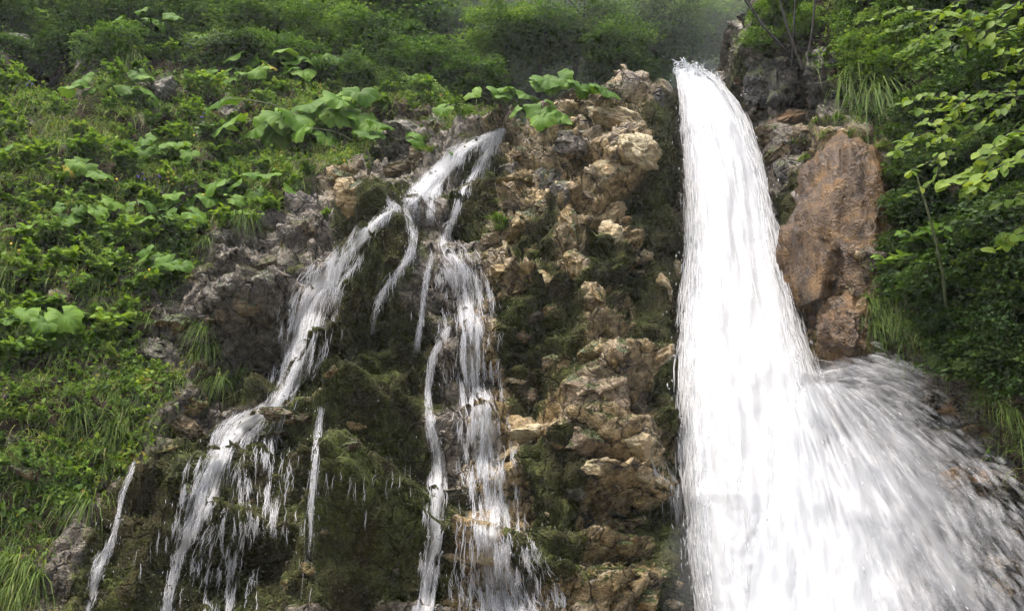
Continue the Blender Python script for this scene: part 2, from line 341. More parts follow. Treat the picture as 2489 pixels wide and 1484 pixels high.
mossd = f1*.26+np.abs(fbm(P, .62, 2, 21))*1.1+np.abs(fbm(P, .24, 2, 22))*.38-.16+f2*.05+np.abs(fbm(P, .08, 3, 23))*.06+fbm(P, .035, 2, 27)*.022
bedh = (P @ np.array([.16, -.25, 1.]))/.21+fbm(P, .9, 3, 141)*1.3; bf = bedh-np.floor(bedh)
rockd = rockd+(bf**1.5-.4)*.11*sstep(-.25, .15, fbm(P, .8, 3, 147)); mossd = mossd+(bf**1.5-.4)*.05
calm = 1-.75*np.exp(-(((TX-1640)/90)**2+((TY-230)/150)**2)**2); rockd = rockd*calm; mossd = mossd*calm
lip = (1-mossm)
wv = veg*.55
D += rockd*lip*(1-wv)+mossd*np.maximum(mossm, 0)+wv*lip*(fbm(P, .8, 4, 29)*.3)
FALLP = [(1650,140),(1700,160),(1790,240),(1850,400),(1895,600),(1945,800),(2010,980),(2040,1200),(2040,1600),(1690,1600),(1668,1200),(1660,800),(1668,400)]
fsd = polysd(FALLP, TX, TY); chute = sstep(-120, -10, fsd)          # the water has worn its own chute smooth
D = D*(1-.8*chute)
fade = sstep(2.6, .2, over)
P2 = P+N0*(D*np.clip(fade, .25, 1))[:, None]
P2[:, 1] += .28*sstep(-35, 15, fsd)*np.clip(fade, 0, 1)
# moss settles also on ledges and in pockets of the bare rock
G2 = P2.reshape(NZ, NX, 3)
n2 = np.cross(np.gradient(G2, axis=1), np.gradient(G2, axis=0)); n2 /= np.linalg.norm(n2, axis=2, keepdims=True)+1e-9; N2 = n2.reshape(-1, 3)
pocket = sstep(.03, .24, fbm(P, .42, 4, 51)+.25*(N2[:, 2]-.35)-.18*(f2)) 
mossA = np.clip(np.maximum(mossm*(.62+.5*sstep(-.35, .1, fbm(P, .3, 4, 57))), pocket*.75*(1-.7*veg))+(.15*mossm), 0, 1)
soilA = np.clip(veg*sstep(-.22, .12, fbm(P, .7, 4, 61)+.1), 0, 1)
mask = np.stack([mossA*(1-.45*veg), tanm, soilA*.92, np.ones(len(P))], 1)
idx = np.arange(NX*NZ).reshape(NZ, NX)
FQ = np.stack([idx[:-1, :-1], idx[:-1, 1:], idx[1:, 1:], idx[1:, :-1]], -1).reshape(-1, 4)
cliff = obj('cliff', mesh_np('cliff', P2, FQ, mask=mask), cliff_material())
tag(cliff, 'wet brown limestone cliff with dark moss, carrying the waterfall and cascades', kind='structure')
TX2, TY2 = proj(P2)
cs = np.arange(0, NZ, 2)[:, None]*NX+np.arange(0, NX, 2)[None]
cq = np.arange(len(cs.ravel())).reshape(cs.shape)
CQ = np.stack([cq[:-1, :-1], cq[:-1, 1:], cq[1:, 1:], cq[1:, :-1]], -1).reshape(-1, 4)
BVH = BVHTree.FromPolygons([tuple(v) for v in P2[cs.ravel()].tolist()], CQ.tolist())
def hit(tx, ty):
    d = ray(tx, ty); d = d/np.linalg.norm(d)
    l, n, i, ds = BVH.ray_cast(CAM, Vector(d))
    if l is None: return None
    if n.dot(Vector(d)) > 0: n = -n
    return l, n, ds

# stream bed under the viewer and wooded hillside behind the crest
def sheet(name, fn, nx, ny, mat):
    u, v = np.meshgrid(np.linspace(0, 1, nx), np.linspace(0, 1, ny)); V = fn(u.ravel(), v.ravel()); i = np.arange(nx*ny).reshape(ny, nx)
    return obj(name, mesh_np(name, V, np.stack([i[:-1, :-1], i[:-1, 1:], i[1:, 1:], i[1:, :-1]], -1).reshape(-1, 4)), mat)
def bedf(u, v):
    V = np.stack([(u-.5)*60, -28+v*37, 0*u], 1); V[:, 2] = -.1+fbm(V, 1.5, 3, 71)*.25; return V
bed = sheet('ground', bedf, 160, 100, flat_material('stream_bed', (.16, .14, .12), .5, .5, 3)); tag(bed, kind='structure')
HBX = np.array([-30, -6, -1, 1.5, 3.2, 5.5, 9, 30]); HBY = np.array([20, 18.2, 18.6, 21, 27, 24, 20, 18])
def hillY(x, z): return np.interp(x, HBX, HBY)+np.maximum(z-6.5, -3)*.42
def hillf(u, v):
    X = -30+u*60; Z = 4+v*19; V = np.stack([X, hillY(X, Z), Z], 1); V[:, 1] += fbm(V, 3, 4, 77)*1.6; return V
hill = sheet('hillside', hillf, 160, 90, flat_material('forest_floor', (.030, .050, .018), .9, .6, 2)); tag(hill, kind='structure')
def sky_blockf(u, v):
    X = -30+u*60; Z = -1+v*13; V = np.stack([X, -9-.62*Z+1.2*np.sin(X*.3), Z], 1); V[:, 1] += fbm(V, 3, 3, 79)*1.5; return V
sky_block = sheet('hillside', sky_blockf, 60, 30, flat_material('added_sky_block', (.035, .045, .02), .9, .6, 2)); tag(sky_block, kind='structure')  # unseen slope added behind the viewer to block low sky light

# ------------------------------------------------------------------ rocks
def rock_mesh(k, sub=5, amp=1.0):
    bm = bmesh.new(); bmesh.ops.create_icosphere(bm, subdivisions=sub, radius=1.0); bm.verts.ensure_lookup_table()
    V = np.array([v.co[:] for v in bm.verts]); F = np.array([[v.index for v in f.verts] for f in bm.faces]); bm.free()
    r = np.random.default_rng(100+k)
    for q in range(5 if k == 7 else 15):
        n = r.normal(size=3); n /= np.linalg.norm(n); d = r.uniform(.74, .95) if k == 7 else r.uniform(.42, .82)
        ov = np.maximum(0, V @ n-d); V = V-ov[:, None]*n*.92
    nn = V/np.linalg.norm(V, axis=1, keepdims=True); S = V+k*17.7
    f1, e1, _ = facet(S+.2*fbm(S, .5, 3, k)[:, None], (.75, .75, .62), k); f2, e2, _ = facet(S+.06*fbm(S, .2, 2, k+3)[:, None], (.30, .30, .24), k+5); f3, e3, _ = facet(S, (.13, .13, .10), k+9)
    d = (f1*.26+f2*.08)*amp+f3*.035*amp**.5+fbm(S, .3, 4, k)*.10+fbm(S, .06, 2, k+2)*.03-.03*(1-sstep(0, .10, e2))
    V = V+nn*d[:, None]
    return mesh_np('rock', V, F)
ROCKM = [rock_mesh(k, 5, .85 if k == 7 else .6) for k in range(9)]
TONE = {
 'tan': rock_material('tan_limestone', (.060, .040, .015), (.32, .225, .088), (.62, .50, .26), .62, .2, .35),
 'cream': rock_material('cream_limestone', (.19, .145, .07), (.48, .40, .225), (.72, .64, .44), .25, .24, .45, .2),
 'brown': rock_material('brown_limestone', (.036, .026, .013), (.175, .124, .064), (.38, .295, .165), .6, .2, .15),
 'grey': rock_material('grey_limestone', (.036, .032, .025), (.165, .147, .112), (.38, .345, .28), .55, .24),
 'dark': rock_material('dark_wet_rock', (.010, .009, .006), (.034, .030, .021), (.09, .078, .058), .6, .32),
 'rust': rock_material('rusty_brown_rock', (.018, .010, .004), (.080, .044, .016), (.185, .112, .046), .25, .28, .45, .06),
 'pink': rock_material('pinkish_brown_rock', (.060, .042, .026), (.27, .20, .12), (.54, .44, .30), .45, .2, .2)}
RMESH = {(k, t): None for k in range(9) for t in TONE}
def rock_data(k, t):
    if RMESH[(k, t)] is None:
        m = ROCKM[k].copy(); m.materials.clear(); m.materials.append(TONE[t]); RMESH[(k, t)] = m
    return RMESH[(k, t)]
GREYN = {'tan': 'tan', 'cream': 'pale cream', 'brown': 'brown', 'grey': 'grey', 'dark': 'dark wet', 'rust': 'rusty brown', 'pink': 'pinkish brown'}
nrock = [0]
def rock(tx, ty, wpx, hpx, tone, label=None, group=None, k=None, tilt=0.0, out=.16, thick=.8):
    h = hit(tx, ty)
    if h is None: return None
    l, n, ds = h; s = ds/FPX; nrock[0] += 1; i = nrock[0]
    k = (0, 1, 2, 3, 4, 5, 6, 8)[(i*5) % 8] if k is None else k
    o = obj('rock', rock_data(k, tone)); hw, hh = wpx*s*.5*1.3, hpx*s*.5*1.3; dp = max(.5*(hw+hh)*thick, .04)
    vd = (l-CAM).normalized()
    o.location = l+vd*dp*(1-out*2)+Vector((0, 0, -hh*.1))
    o.scale = (hw, dp, hh); rr = random.Random(i)
    o.rotation_euler = (rr.uniform(-.25, .25), R(tilt)+rr.uniform(-.12, .12), rr.uniform(-.35, .35))
    tag(o, label or group, 'rock', None if label else group); return o
ZA = 'rock cropping out of the leafy slope beside the cascades'
ZB = 'rock jutting from the rib between the cascades and the big fall'
ZC = 'rock at the mossy foot of the rib, washed by thin water'
ZD = 'rock in the wall on the far bank of the big fall'
def rk(lst, zone):
    for tx, ty, wd, hg, tone, *a in lst:
        sz = 'small' if wd*hg < 1700 else 'flat' if wd > 2.3*hg else 'upright' if hg > 1.5*wd else 'large' if wd*hg > 5200 else 'blocky'
        rock(tx, ty, wd, hg, tone, None, out=.3 if zone == 'slope' else .16, group=sz+' '+GREYN[tone]+' rock next to '+near(zone, tx, ty), tilt=a[0] if a else 0)
rk([(400,225,80,80,'grey',20),(560,275,85,75,'grey',-15),(550,590,95,60,'grey',-10),(480,685,55,40,'brown',20),(150,728,60,45,'brown'),(440,420,45,26,'grey'),(270,520,60,34,'grey'),
    (740,560,95,80,'brown',30),(25,215,50,40,'grey'),(360,852,110,50,'grey',15),(430,790,95,42,'brown',-15),(530,762,70,36,'pink'),(600,745,80,40,'brown',8),(235,1042,74,36,'grey',8),(200,1172,64,40,'grey',25),
    (40,1070,120,46,'grey',18),(80,1150,110,34,'brown',22),(70,1215,90,34,'grey',15),(90,1280,120,40,'brown',10),(465,972,95,52,'tan',20),(440,1030,90,52,'brown',30),(400,1092,90,26,'tan',-8),(25,1478,70,24,'tan'),(140,1480,70,24,'tan'),
    (945,370,90,44,'grey',8),(1070,300,80,62,'brown'),(985,325,90,52,'grey'),(965,412,90,32,'brown',-6),(1020,385,60,60,'brown'),(30,70,90,90,'grey'),(655,640,70,50,'brown',-30),(170,910,50,44,'brown'),(690,600,60,50,'brown'),
    (560,690,60,52,'grey'),(510,720,60,46,'grey'),(650,690,60,60,'grey',-20),(45,120,70,90,'dark'),(110,60,80,120,'dark')], 'slope')
rock(860, 478, 105, 85, 'tan', 'tan block of rock with a knob on top beside the highest cascade', tilt=15)
rock(835, 432, 62, 40, 'tan', 'square tan knob of rock below the broad-leaved plants by the cascade')
rk([(1274,372,76,40,'brown'),(1255,410,90,56,'grey',10),(1255,438,95,26,'tan',10),(1364,382,40,66,'grey'),(1372,472,66,56,'grey'),(1415,345,110,70,'grey'),(1330,440,60,70,'grey'),
    (1179,545,44,36,'brown'),(1186,582,48,40,'brown'),(1194,482,44,30,'brown'),(1275,548,110,60,'tan',-30),(1290,600,40,90,'tan',25),(1394,560,54,120,'tan',-8),(1404,645,52,100,'tan',-15),
    (1440,720,44,80,'tan',-25),(1225,655,76,42,'tan',-8),(1274,692,115,80,'tan',-12),(1474,705,62,64,'tan'),(1562,622,62,30,'cream',12),(1554,664,86,20,'cream',14),(1615,700,30,70,'cream',-28),(1640,652,40,60,'cream'),
    (1280,772,90,26,'grey',-18),(1268,812,64,56,'brown'),(1474,788,42,46,'tan'),(1540,788,26,16,'tan'),(1445,850,84,52,'tan'),(1502,852,60,60,'pink'),(1342,890,50,52,'brown'),(1262,925,56,15,'cream'),(1280,962,60,50,'brown'),
    (1220,700,50,30,'tan'),(1190,620,60,26,'tan'),(1340,750,50,40,'tan'),(1420,935,60,70,'tan',20),(1360,1026,34,14,'cream'),(1490,880,50,40,'tan'),(1330,500,50,40,'brown'),(1240,500,60,30,'brown'),(1430,480,60,40,'brown')], 'rib')
rock(1495, 228, 160, 46, 'brown', 'brown rounded top of the rib against the misty wood', tilt=-6)
rock(1592, 238, 66, 60, 'dark', 'dark mossy shoulder of rock beside the lip of the big fall')
rock(1484, 295, 150, 46, 'cream', 'pale cream tilted slab lying highest on the rib', tilt=12, out=.42, k=7)
rock(1488, 412, 150, 84, 'cream', 'large smooth cream slab overhanging a dark hollow on the rib', tilt=-18, out=.34, thick=.5, k=3)
rock(1556, 362, 84, 62, 'cream', 'cream curled slab with a sharp edge above the large smooth slab', tilt=35, out=.45, k=7)
rock(1484, 518, 105, 62, 'cream', 'pale crumpled block of rock under the dark hollow of the rib', tilt=-22)
rock(1480, 570, 60, 64, 'cream', 'pale broken rock wedged under the crumpled block', tilt=20)
rock(1466, 955, 165, 165, 'pink', 'biggest pinkish crumpled boulder halfway down the rib', tilt=-12, out=.34, k=4)
rock(1444, 1072, 130, 84, 'pink', 'pinkish block in the middle of the cream ledge', out=.4, k=6)
rock(1552, 1072, 120, 64, 'cream', 'mossy cream boulder at the end of the ledge near the big fall', tilt=8, out=.38)
rock(1290, 1050, 100, 40, 'cream', 'cream cap stone arching beside the wide cascade', tilt=8, out=.42)
rock(1262, 1098, 120, 34, 'cream', 'thin cream ledge stone under the arching cap stone', tilt=-14, out=.42)
rock(1234, 1217, 66, 54, 'tan', 'flat ochre block showing through the wide cascade', out=.4)
rock(765, 1380, 62, 30, 'tan', 'golden stone on the mossy dome with a trickle below it', tilt=24, out=.3)
rock(705, 1006, 150, 38, 'brown', 'long ledge stone that splits the outer cascade', tilt=4, out=.28)
rock(690, 1052, 150, 26, 'brown', 'second ledge stone with water dripping off its rim', tilt=-4, out=.3)
rk([(1455,1132,104,42,'cream'),(1552,1140,104,40,'cream',6),(1600,1170,70,30,'cream',24),(1350,1075,70,34,'tan'),(1454,1200,150,50,'brown'),(1552,1206,64,40,'tan'),(1400,1190,60,40,'grey'),(1500,1250,130,60,'dark'),(1420,1255,90,70,'dark'),
    (1500,1318,115,36,'tan'),(1440,1320,50,24,'tan'),(1329,1243,20,20,'cream'),(1120,1363,100,36,'cream',4),(1196,1345,90,44,'cream'),(1250,1388,70,40,'tan'),(1449,1388,50,42,'tan'),(1494,1408,62,44,'tan'),
    (1544,1406,84,46,'tan',-8),(1174,1452,120,60,'cream'),(1550,1455,96,60,'tan'),(1626,1463,90,26,'cream',10),(1640,1418,50,18,'cream'),(1090,1470,50,40,'tan'),(1270,1460,70,40,'tan'),(1500,1465,70,40,'tan')], 'rib')
rk([(806,1064,26,14,'cream'),(815,900,54,32,'tan',-10),(700,1187,34,24,'tan'),(700,1418,30,20,'tan'),(840,1080,90,40,'brown'),(870,1030,60,26,'tan'),(800,1290,40,20,'brown'),(880,1330,30,16,'brown'),(960,1380,40,18,'grey'),(620,1220,60,30,'brown'),(450,1190,50,30,'brown')],
   'moss')
big = rock(2055, 590, 215, 470, 'rust', 'tall rusty brown boulder standing in the bank beside the big fall', out=.15, thick=.75, k=7, tilt=-2)
rock(1884, 190, 120, 150, 'dark', 'dark grey crag above the lip of the big fall under the twigs', out=.22)
rock(2000, 190, 120, 120, 'dark', 'dark square crag above the hanging grass of the far bank', out=.22)
rock(2055, 800, 100, 150, 'rust', 'brown lower block under the tall rusty boulder', tilt=10, k=7)
rock(1945, 756, 26, 54, 'cream', 'small pale stone set in dark moss below the tall boulder')
rk([(1830,215,60,46,'rust'),(1855,245,50,30,'rust',-30),(1905,300,110,46,'rust',-20),(1870,330,70,40,'brown'),(1900,360,80,44,'brown',-40),(1950,330,70,50,'brown'),(2000,868,44,30,'tan'),(2070,868,50,40,'rust'),(1800,195,40,30,'rust'),(1850,280,60,30,'brown'),
    (2150,420,50,130,'dark'),(2165,600,50,140,'dark'),(1930,240,60,60,'dark'),(1905,420,50,60,'dark'),(1890,520,50,90,'dark'),(1910,650,50,110,'dark'),(1950,850,70,60,'dark'),(2060,100,70,60,'dark')], 'bank')
rk([(2320,1000,80,60,'rust'),(2380,1060,90,60,'rust'),(2250,1080,120,80,'brown'),(2350,1180,120,90,'rust'),(2440,1260,70,50,'grey'),(2300,1330,140,110,'brown'),(2470,1290,40,30,'cream'),(2420,1400,130,110,'brown'),(2180,960,90,60,'brown'),(2480,1460,120,80,'rust')],
   'bank')

# ------------------------------------------------------------------ water
def ribbons(C, Wd, A):
    """three-sided tapering filaments: C (S,K,3) centre lines, Wd (S,K) radii, A (S,K) cover"""
    S, K, _ = C.shape
    T = np.gradient(C, axis=1); T /= np.linalg.norm(T, axis=2, keepdims=True)+1e-9
    U = np.cross(T, np.array([0., 1., .1])); U /= np.linalg.norm(U, axis=2, keepdims=True)+1e-9; Wv = np.cross(T, U)
    rings = []
    for a in (0.5, 2.594, 4.689):
        rings.append(C+(U*math.cos(a)+Wv*math.sin(a))*Wd[..., None])
    V = np.stack(rings, 2).reshape(-1, 3); at_ = np.repeat(A.reshape(-1), 3)
    b = (np.arange(S)[:, None]*K+np.arange(K-1)[None]).ravel()*3
    F = np.concatenate([np.stack([b+i, b+(i+1) % 3, b+3+(i+1) % 3, b+3+i], 1) for i in range(3)])
    return V, F, at_
def drops(Pn, rad, stretch):
    """little octahedral drops, stretched along the fall direction"""
    S = len(Pn); o = np.array([[1, 0, 0], [-1, 0, 0], [0, 1, 0], [0, -1, 0], [0, 0, 1], [0, 0, -1]], float)
    st = stretch/np.linalg.norm(stretch, axis=1, keepdims=True); L = np.linalg.norm(stretch, axis=1)
    V = Pn[:, None]+o[None]*rad[:, None, None]; V[:, 4] = Pn+st*(rad+L)[:, None]; V[:, 5] = Pn-st*(rad+L)[:, None]
    f = np.array([[0, 2, 4], [2, 1, 4], [1, 3, 4], [3, 0, 4], [2, 0, 5], [1, 2, 5], [3, 1, 5], [0, 3, 5]])
    return V.reshape(-1, 3), (np.arange(S)[:, None, None]*6+f[None]).reshape(-1, 3)
M_STR = water_material('water_filaments', .54, col=(.93, .94, .95)); M_DROP = water_material('water_drops', .8)
M_VEIL = water_material('water_veil', .66, True, .52, .90, 58., 4.6, .9, (.93, .94, .95))
M_CORE = water_material('white_water', 1.0, True, .10, .30, 26., 1.3, 1.4)
M_FAN = water_material('burst_water', .80, True, .30, .92, 13., 1.6, 1.1)

def path(pts, step=7.0):
    p = np.array(pts, float); seg = np.hypot(*np.diff(p[:, :2], axis=0).T); s = np.concatenate([[0], np.cumsum(seg)])
    q = np.arange(0, s[-1], step)
    # smooth corner cutting
    o = np.stack([np.interp(q, s, p[:, i]) for i in range(3)], 1)
    k = 5
    for i in range(3):
        e = np.pad(o[:, i], k, mode='edge'); o[:, i] = np.convolve(e, np.ones(2*k+1)/(2*k+1), 'valid')
    return o
def depth_of(tx, ty, prev=None):
    h = hit(tx, ty)
    return None if h is None else h[0]
def cascade(label, pts, n, group=None, veil=1.0, wid=(.0011, .0034), ln=(2.5, 8), cat='cascade', spread=1.0, ndrop=.10, lift=(.02, .10), fall=0.0, name='cascade'):
    pts = [tuple(q) for q in pts]
    if name == 'cascade':
        (ax, ay, aw), (bx2, by2, _) = pts[0], pts[1]; ll = math.hypot(ax-bx2, ay-by2); pts = [(ax+(ax-bx2)/ll*14, ay+(ay-by2)/ll*14, aw*.6)]+pts
        (ax, ay, aw), (bx2, by2, _) = pts[-1], pts[-2]; ll = math.hypot(ax-bx2, ay-by2); pts = pts+[(ax+(ax-bx2)/ll*22, ay+(ay-by2)/ll*22, aw)]
        pts = [(q[0], q[1], q[2]*(1.22 if q[2] > 14 else 1.05)) for q in pts]
    o = path(pts); M = len(o); tg = np.gradient(o[:, :2], axis=0); tg /= np.linalg.norm(tg, axis=1, keepdims=True)+1e-9
    nm = np.stack([-tg[:, 1], tg[:, 0]], 1)
    nu = 13; us = np.linspace(-1, 1, nu); GR = np.zeros((M, nu, 3))
    for i in range(M):
        for j, u in enumerate(us):
            q = o[i, :2]+nm[i]*u*o[i, 2]; h = hit(*q)
            GR[i, j] = np.array(h[0]) if h else (GR[i-1, j] if i else at(q[0], q[1], 9.))
    # water leaps clear of hollows: depth follows a smoothed, forward-biased profile
    dep = GR[..., 1].copy()
    def sm(g, it, lat=.5):
        for _ in range(it):
            e = np.pad(g, ((2, 2), (1, 1)), mode='edge'); g = (e[:-4, 1:-1]+e[1:-3, 1:-1]+e[2:-2, 1:-1]+e[3:-1, 1:-1]+e[4:, 1:-1]+lat*(e[2:-2, :-2]+e[2:-2, 2:]))/(5+2*lat)
        return g
    mn = sm(dep, 7, 1.)
    vio = np.maximum(mn-dep+.01, 0); e = np.pad(vio, ((3, 3), (1, 1)), mode='edge'); mx = vio
    for s_ in range(7):
        for l_ in range(3): mx = np.maximum(mx, e[s_:s_+M, l_:l_+nu])
    mn = mn-.75*sm(mx, 4, 1.)
    q2 = o[:, None, :2]+nm[:, None]*us[None, :, None]*o[:, None, 2:3]
    GR = at(q2[..., 0], q2[..., 1], mn-.02)
    root = obj(name, None); root.empty_display_size = .1; base = Vector(GR[-1, nu//2].tolist()); root.location = base
    tag(root, label, cat, group); B = np.array(base)
    if veil > 0:
        wm = np.abs(o[:, 2])*9./FPX; al = np.cumsum(np.concatenate([[0], np.linalg.norm(np.diff(GR[:, nu//2], axis=0), axis=1)]))
        uvx = us[None]*wm[:, None]+random.uniform(0, 50); uvy = np.repeat(al[:, None], nu, 1)
        endf = np.clip((M-1-np.arange(M))/(.22*M), 0, 1)**.7 if pts[-1][1] < 1460 else np.ones(M); endf = endf*np.clip((np.arange(M)+2)/5., 0, 1)
        ev = (1-np.abs(us)**1.5)[None]*veil*np.ones((M, 1))*(.35+.65*endf[:, None]); ev[0] *= .2; ev[-1] *= .2
        ev = ev+.55*fbm(np.stack([us[None]*o[:, 2:3]*.085+0*al[:, None], np.arange(M)[:, None]*.10+0*us[None], np.full((M, nu), random.uniform(0, 90))], -1).reshape(-1, 3), 1., 3, 5).reshape(M, nu)
        i = np.arange(M*nu).reshape(M, nu)
        v = obj('veil', mesh_np('veil', GR.reshape(-1, 3)-B, np.stack([i[:-1, :-1], i[:-1, 1:], i[1:, 1:], i[1:, :-1]], -1).reshape(-1, 4), uv=np.stack([uvx, uvy], -1).reshape(-1, 2), att=ev.ravel()), M_VEIL, root)
    K = 5; r = rng; n = int(n*1.15)
    wt = np.maximum(o[:, 2], 3)**.8; S = n*6; s0 = r.choice(M, S, p=wt/wt.sum()); L = r.uniform(*ln, S); s0 = np.minimum(s0, np.maximum(M-1-L*.7*r.uniform(.6, 1.3, S), 0)).astype(int)
    u0 = np.clip(np.where(r.random(S) < .85, r.normal(0, .5, S), r.normal(0, .95, S))*spread, -1.7, 1.7)
    # rivulets: filaments gather where a stretched noise over the stream is high
    sd = int(r.integers(0, 9999)); hwp = np.take(o[:, 2], s0)
    rv = fbm(np.stack([u0*hwp*.085, s0*.11, 0*u0+sd*.37], 1), 1., 3, sd)-.10*np.abs(u0)
    wide = hwp > 14; keep = np.argsort(-(np.where(wide, rv, .15*r.random(S))+r.normal(0, .045, S)))[:n]; r.shuffle(keep)
    s0, L, u0 = s0[keep], L[keep], u0[keep]; S = len(keep)
    t = np.linspace(0, 1, K); si = np.clip(s0[:, None]+L[:, None]*(t[None]-.3), 0, M-1); ui = u0[:, None]+r.normal(0, .05, (S, 1))*t[None]
    uf = (np.clip(ui, -1, 1)+1)/2*(nu-1); a0 = np.floor(si).astype(int); a1 = np.minimum(a0+1, M-1); b0 = np.floor(uf).astype(int); b1 = np.minimum(b0+1, nu-1)
    fa = (si-a0)[..., None]; fb = (uf-b0)[..., None]
    C = (GR[a0, b0]*(1-fb)+GR[a0, b1]*fb)*(1-fa)+(GR[a1, b0]*(1-fb)+GR[a1, b1]*fb)*fa
    ex = np.maximum(np.abs(ui)-1, 0)*np.sign(ui)*np.take(o[:, 2], a0)*9./FPX; C[..., 0] += ex
    lf = r.uniform(*lift, S)**1.3; C[..., 1] -= lf[:, None]; C[..., 2] += lf[:, None]*.25
    ln3 = np.linalg.norm(C[:, -1]-C[:, 0], axis=1); Cv = C[:, :1]+np.stack([r.normal(0, .03, S)*ln3, -.12*ln3, -ln3], 1)[:, None]*t[None, :, None]; wv3 = (r.random(S)*.95)[:, None, None]
    C = C*(1-wv3)+Cv*wv3; C += r.normal(0, .006, C.shape)
    if fall: C[..., 2] -= fall*(t[None]**2)*r.random((S, 1))
    tap = np.array([.15, .8, 1., .8, .12]); Wd = r.uniform(*wid, S)[:, None]*tap[None]; A = r.uniform(.45, 1., S)[:, None]*np.array([.35, 1, 1, .9, .3])[None]
    if pts[-1][1] < 1460: A = A*(.12+.88*np.clip((M-1-si)/(.22*M), 0, 1)); Wd = Wd*(.45+.55*np.clip((M-1-si)/(.2*M), 0, 1))
    V, F, a = ribbons(C, Wd, A)
    f = obj('filaments', mesh_np('filaments', V-B, F, att=a), M_STR, root); tag(f, kind='stuff')
    nd = int(n*ndrop)
    if nd > 3:
        ii = r.integers(0, S, nd); Pd = C[ii, 2]+r.normal(0, 1, (nd, 3))*np.array([.05, .05, .05]); Pd[:, 1] -= .03
        dv = (C[ii, 3]-C[ii, 1]); dv = dv/(np.linalg.norm(dv, axis=1, keepdims=True)+1e-9)*r.uniform(.002, .02, (nd, 1))
        V, F = drops(Pd, r.uniform(.0012, .0032, nd), dv)
        d = obj('drops', mesh_np('drops', V-B, F, att=np.ones(len(V))), M_DROP, f); tag(d, kind='stuff')
    return root
cascade('highest cascade, white water sliding off the leafy lip over dark rock', [(1222,318,5),(1190,334,11),(1150,345,15),(1105,378,22),(1060,425,32),(1020,475,34),(990,505,22)], 1300, veil=1.2, wid=(.0015, .0045), spread=.85)
cascade('thin branch of the highest cascade running down beside mossy rock', [(1216,330,6),(1196,352,11),(1170,398,10),(1132,445,9),(1112,490,9),(1096,552,10)], 330, veil=.95)
cascade('short spout joining the highest cascade to the pool of the wide one', [(1065,435,14),(1048,485,14),(1046,535,8)], 220, veil=.95)
cascade('outer cascade spilling in a long white arm over a ledge and down the moss', [(960,505,8),(905,542,18),(865,590,26),(822,650,38),(775,700,50),(748,750,58),(738,800,60),(722,870,54),(702,930,42),(672,980,30),(630,1008,34),(575,1040,46),(540,1090,46),(512,1150,50),(490,1220,54),(465,1290,40),(440,1335,16),(425,1390,11),(405,1490,12)], 2900, veil=.88)
cascade('narrow thread of water between two mossy domes', [(985,505,10),(1002,545,10),(1012,582,12),(1000,616,12),(972,655,8),(932,700,7),(908,755,5),(905,812,4)], 330, veil=.75)
cascade('little spurt at the foot of the highest cascade', [(945,488,5),(958,498,8),(975,512,10)], 60, veil=.8)
cascade('wide cascade bursting over a dark arch and down the cream rock steps', [(1094,548,10),(1068,562,20),(1072,600,26),(1105,640,52),(1135,690,60),(1138,740,64),(1148,800,66),(1145,850,60),(1145,900,58),(1155,960,54),(1175,1020,58),(1180,1080,62),(1185,1150,68),(1192,1230,70),(1195,1310,74),(1205,1370,95),(1220,1430,112),(1235,1500,120)], 4200, veil=.70)
cascade('thread of water falling off the dark arch beside the wide cascade', [(1048,622,6),(1034,680,7),(1026,760,6),(1012,855,7)], 240, veil=.6)
cascade('slim rope of water that swells into a white column beside the wide cascade', [(1090,800,8),(1066,828,8),(1046,880,8),(1040,950,8),(1044,1010,9),(1058,1050,16),(1064,1110,22),(1062,1200,26),(1058,1275,24),(1052,1340,20),(1042,1400,26),(1030,1490,30)], 1100, veil=.9)
cascade('lone trickle on the grassy edge of the moss, splashing at its end', [(330,1125,3),(298,1200,5),(288,1270,5),(272,1325,8),(245,1365,16),(228,1420,19),(210,1495,17)], 300, veil=.8)
cascade('thin fall dripping off the end of the long ledge stone', [(782,996,9),(772,1055,8),(767,1120,7),(761,1200,4),(757,1312,4)], 230, veil=.7)
G_D = 'drips hanging under the mossy overhangs'
for tx, y0, y1 in [(832,1100,1200),(850,1150,1225),(862,1165,1230),(885,1150,1230),(912,1150,1222),(940,1100,1216),(952,1130,1200),(968,1120,1215),(985,1110,1210),(1000,1110,1220),(795,1150,1210),(812,1140,1210),(725,1055,1120),(366,1280,1390),(388,1290,1370),
                   (407,1300,1360),(330,1330,1400),(755,1405,1490),(692,1418,1450),(655,1130,1240),(600,1110,1260),(620,1080,1200),(700,1230,1330),(735,1250,1340),(530,1390,1470),(474,1390,1440),(345,1370,1420),(830,780,830),(640,900,920),(1140,360,430),(1125,375,425),(1290,1330,1400),(1310,1290,1370),(920,960,1000),(890,1240,1290),(1000,760,800)]:
    y0 += random.uniform(-18, 6); y1 += random.uniform(-10, 30)
    cascade(('long' if y1-y0 > 100 else 'short')+' fine drip of water over moss next to '+near('moss', tx, (y0+y1)/2), [(tx, y0, 1.2), (tx+random.uniform(-4, 4), (y0+y1)/2, 1.8), (tx+random.uniform(-6, 4), y1, 1.5)], random.randint(2, 4), group=G_D, veil=0, wid=(.0010, .0024), ln=(5, 16), ndrop=0, lift=(.01, .04), name='drip', cat='drip')
cascade('side flow creeping off the cream ledge into the big fall', [(1590,1118,16),(1630,1150,24),(1662,1195,26),(1685,1260,26),(1700,1350,30),(1720,1480,34)], 420, veil=.6)
cascade('faint veil of drops over the lowest moss below the outer cascade', [(560,1240,70),(560,1320,80),(545,1400,80),(530,1490,80)], 260, veil=.18, wid=(.002, .005))
cascade('faint veil of drops falling past the long ledge stone', [(640,1060,60),(640,1130,70),(640,1210,70),(635,1300,70)], 300, veil=.2, wid=(.002, .005))

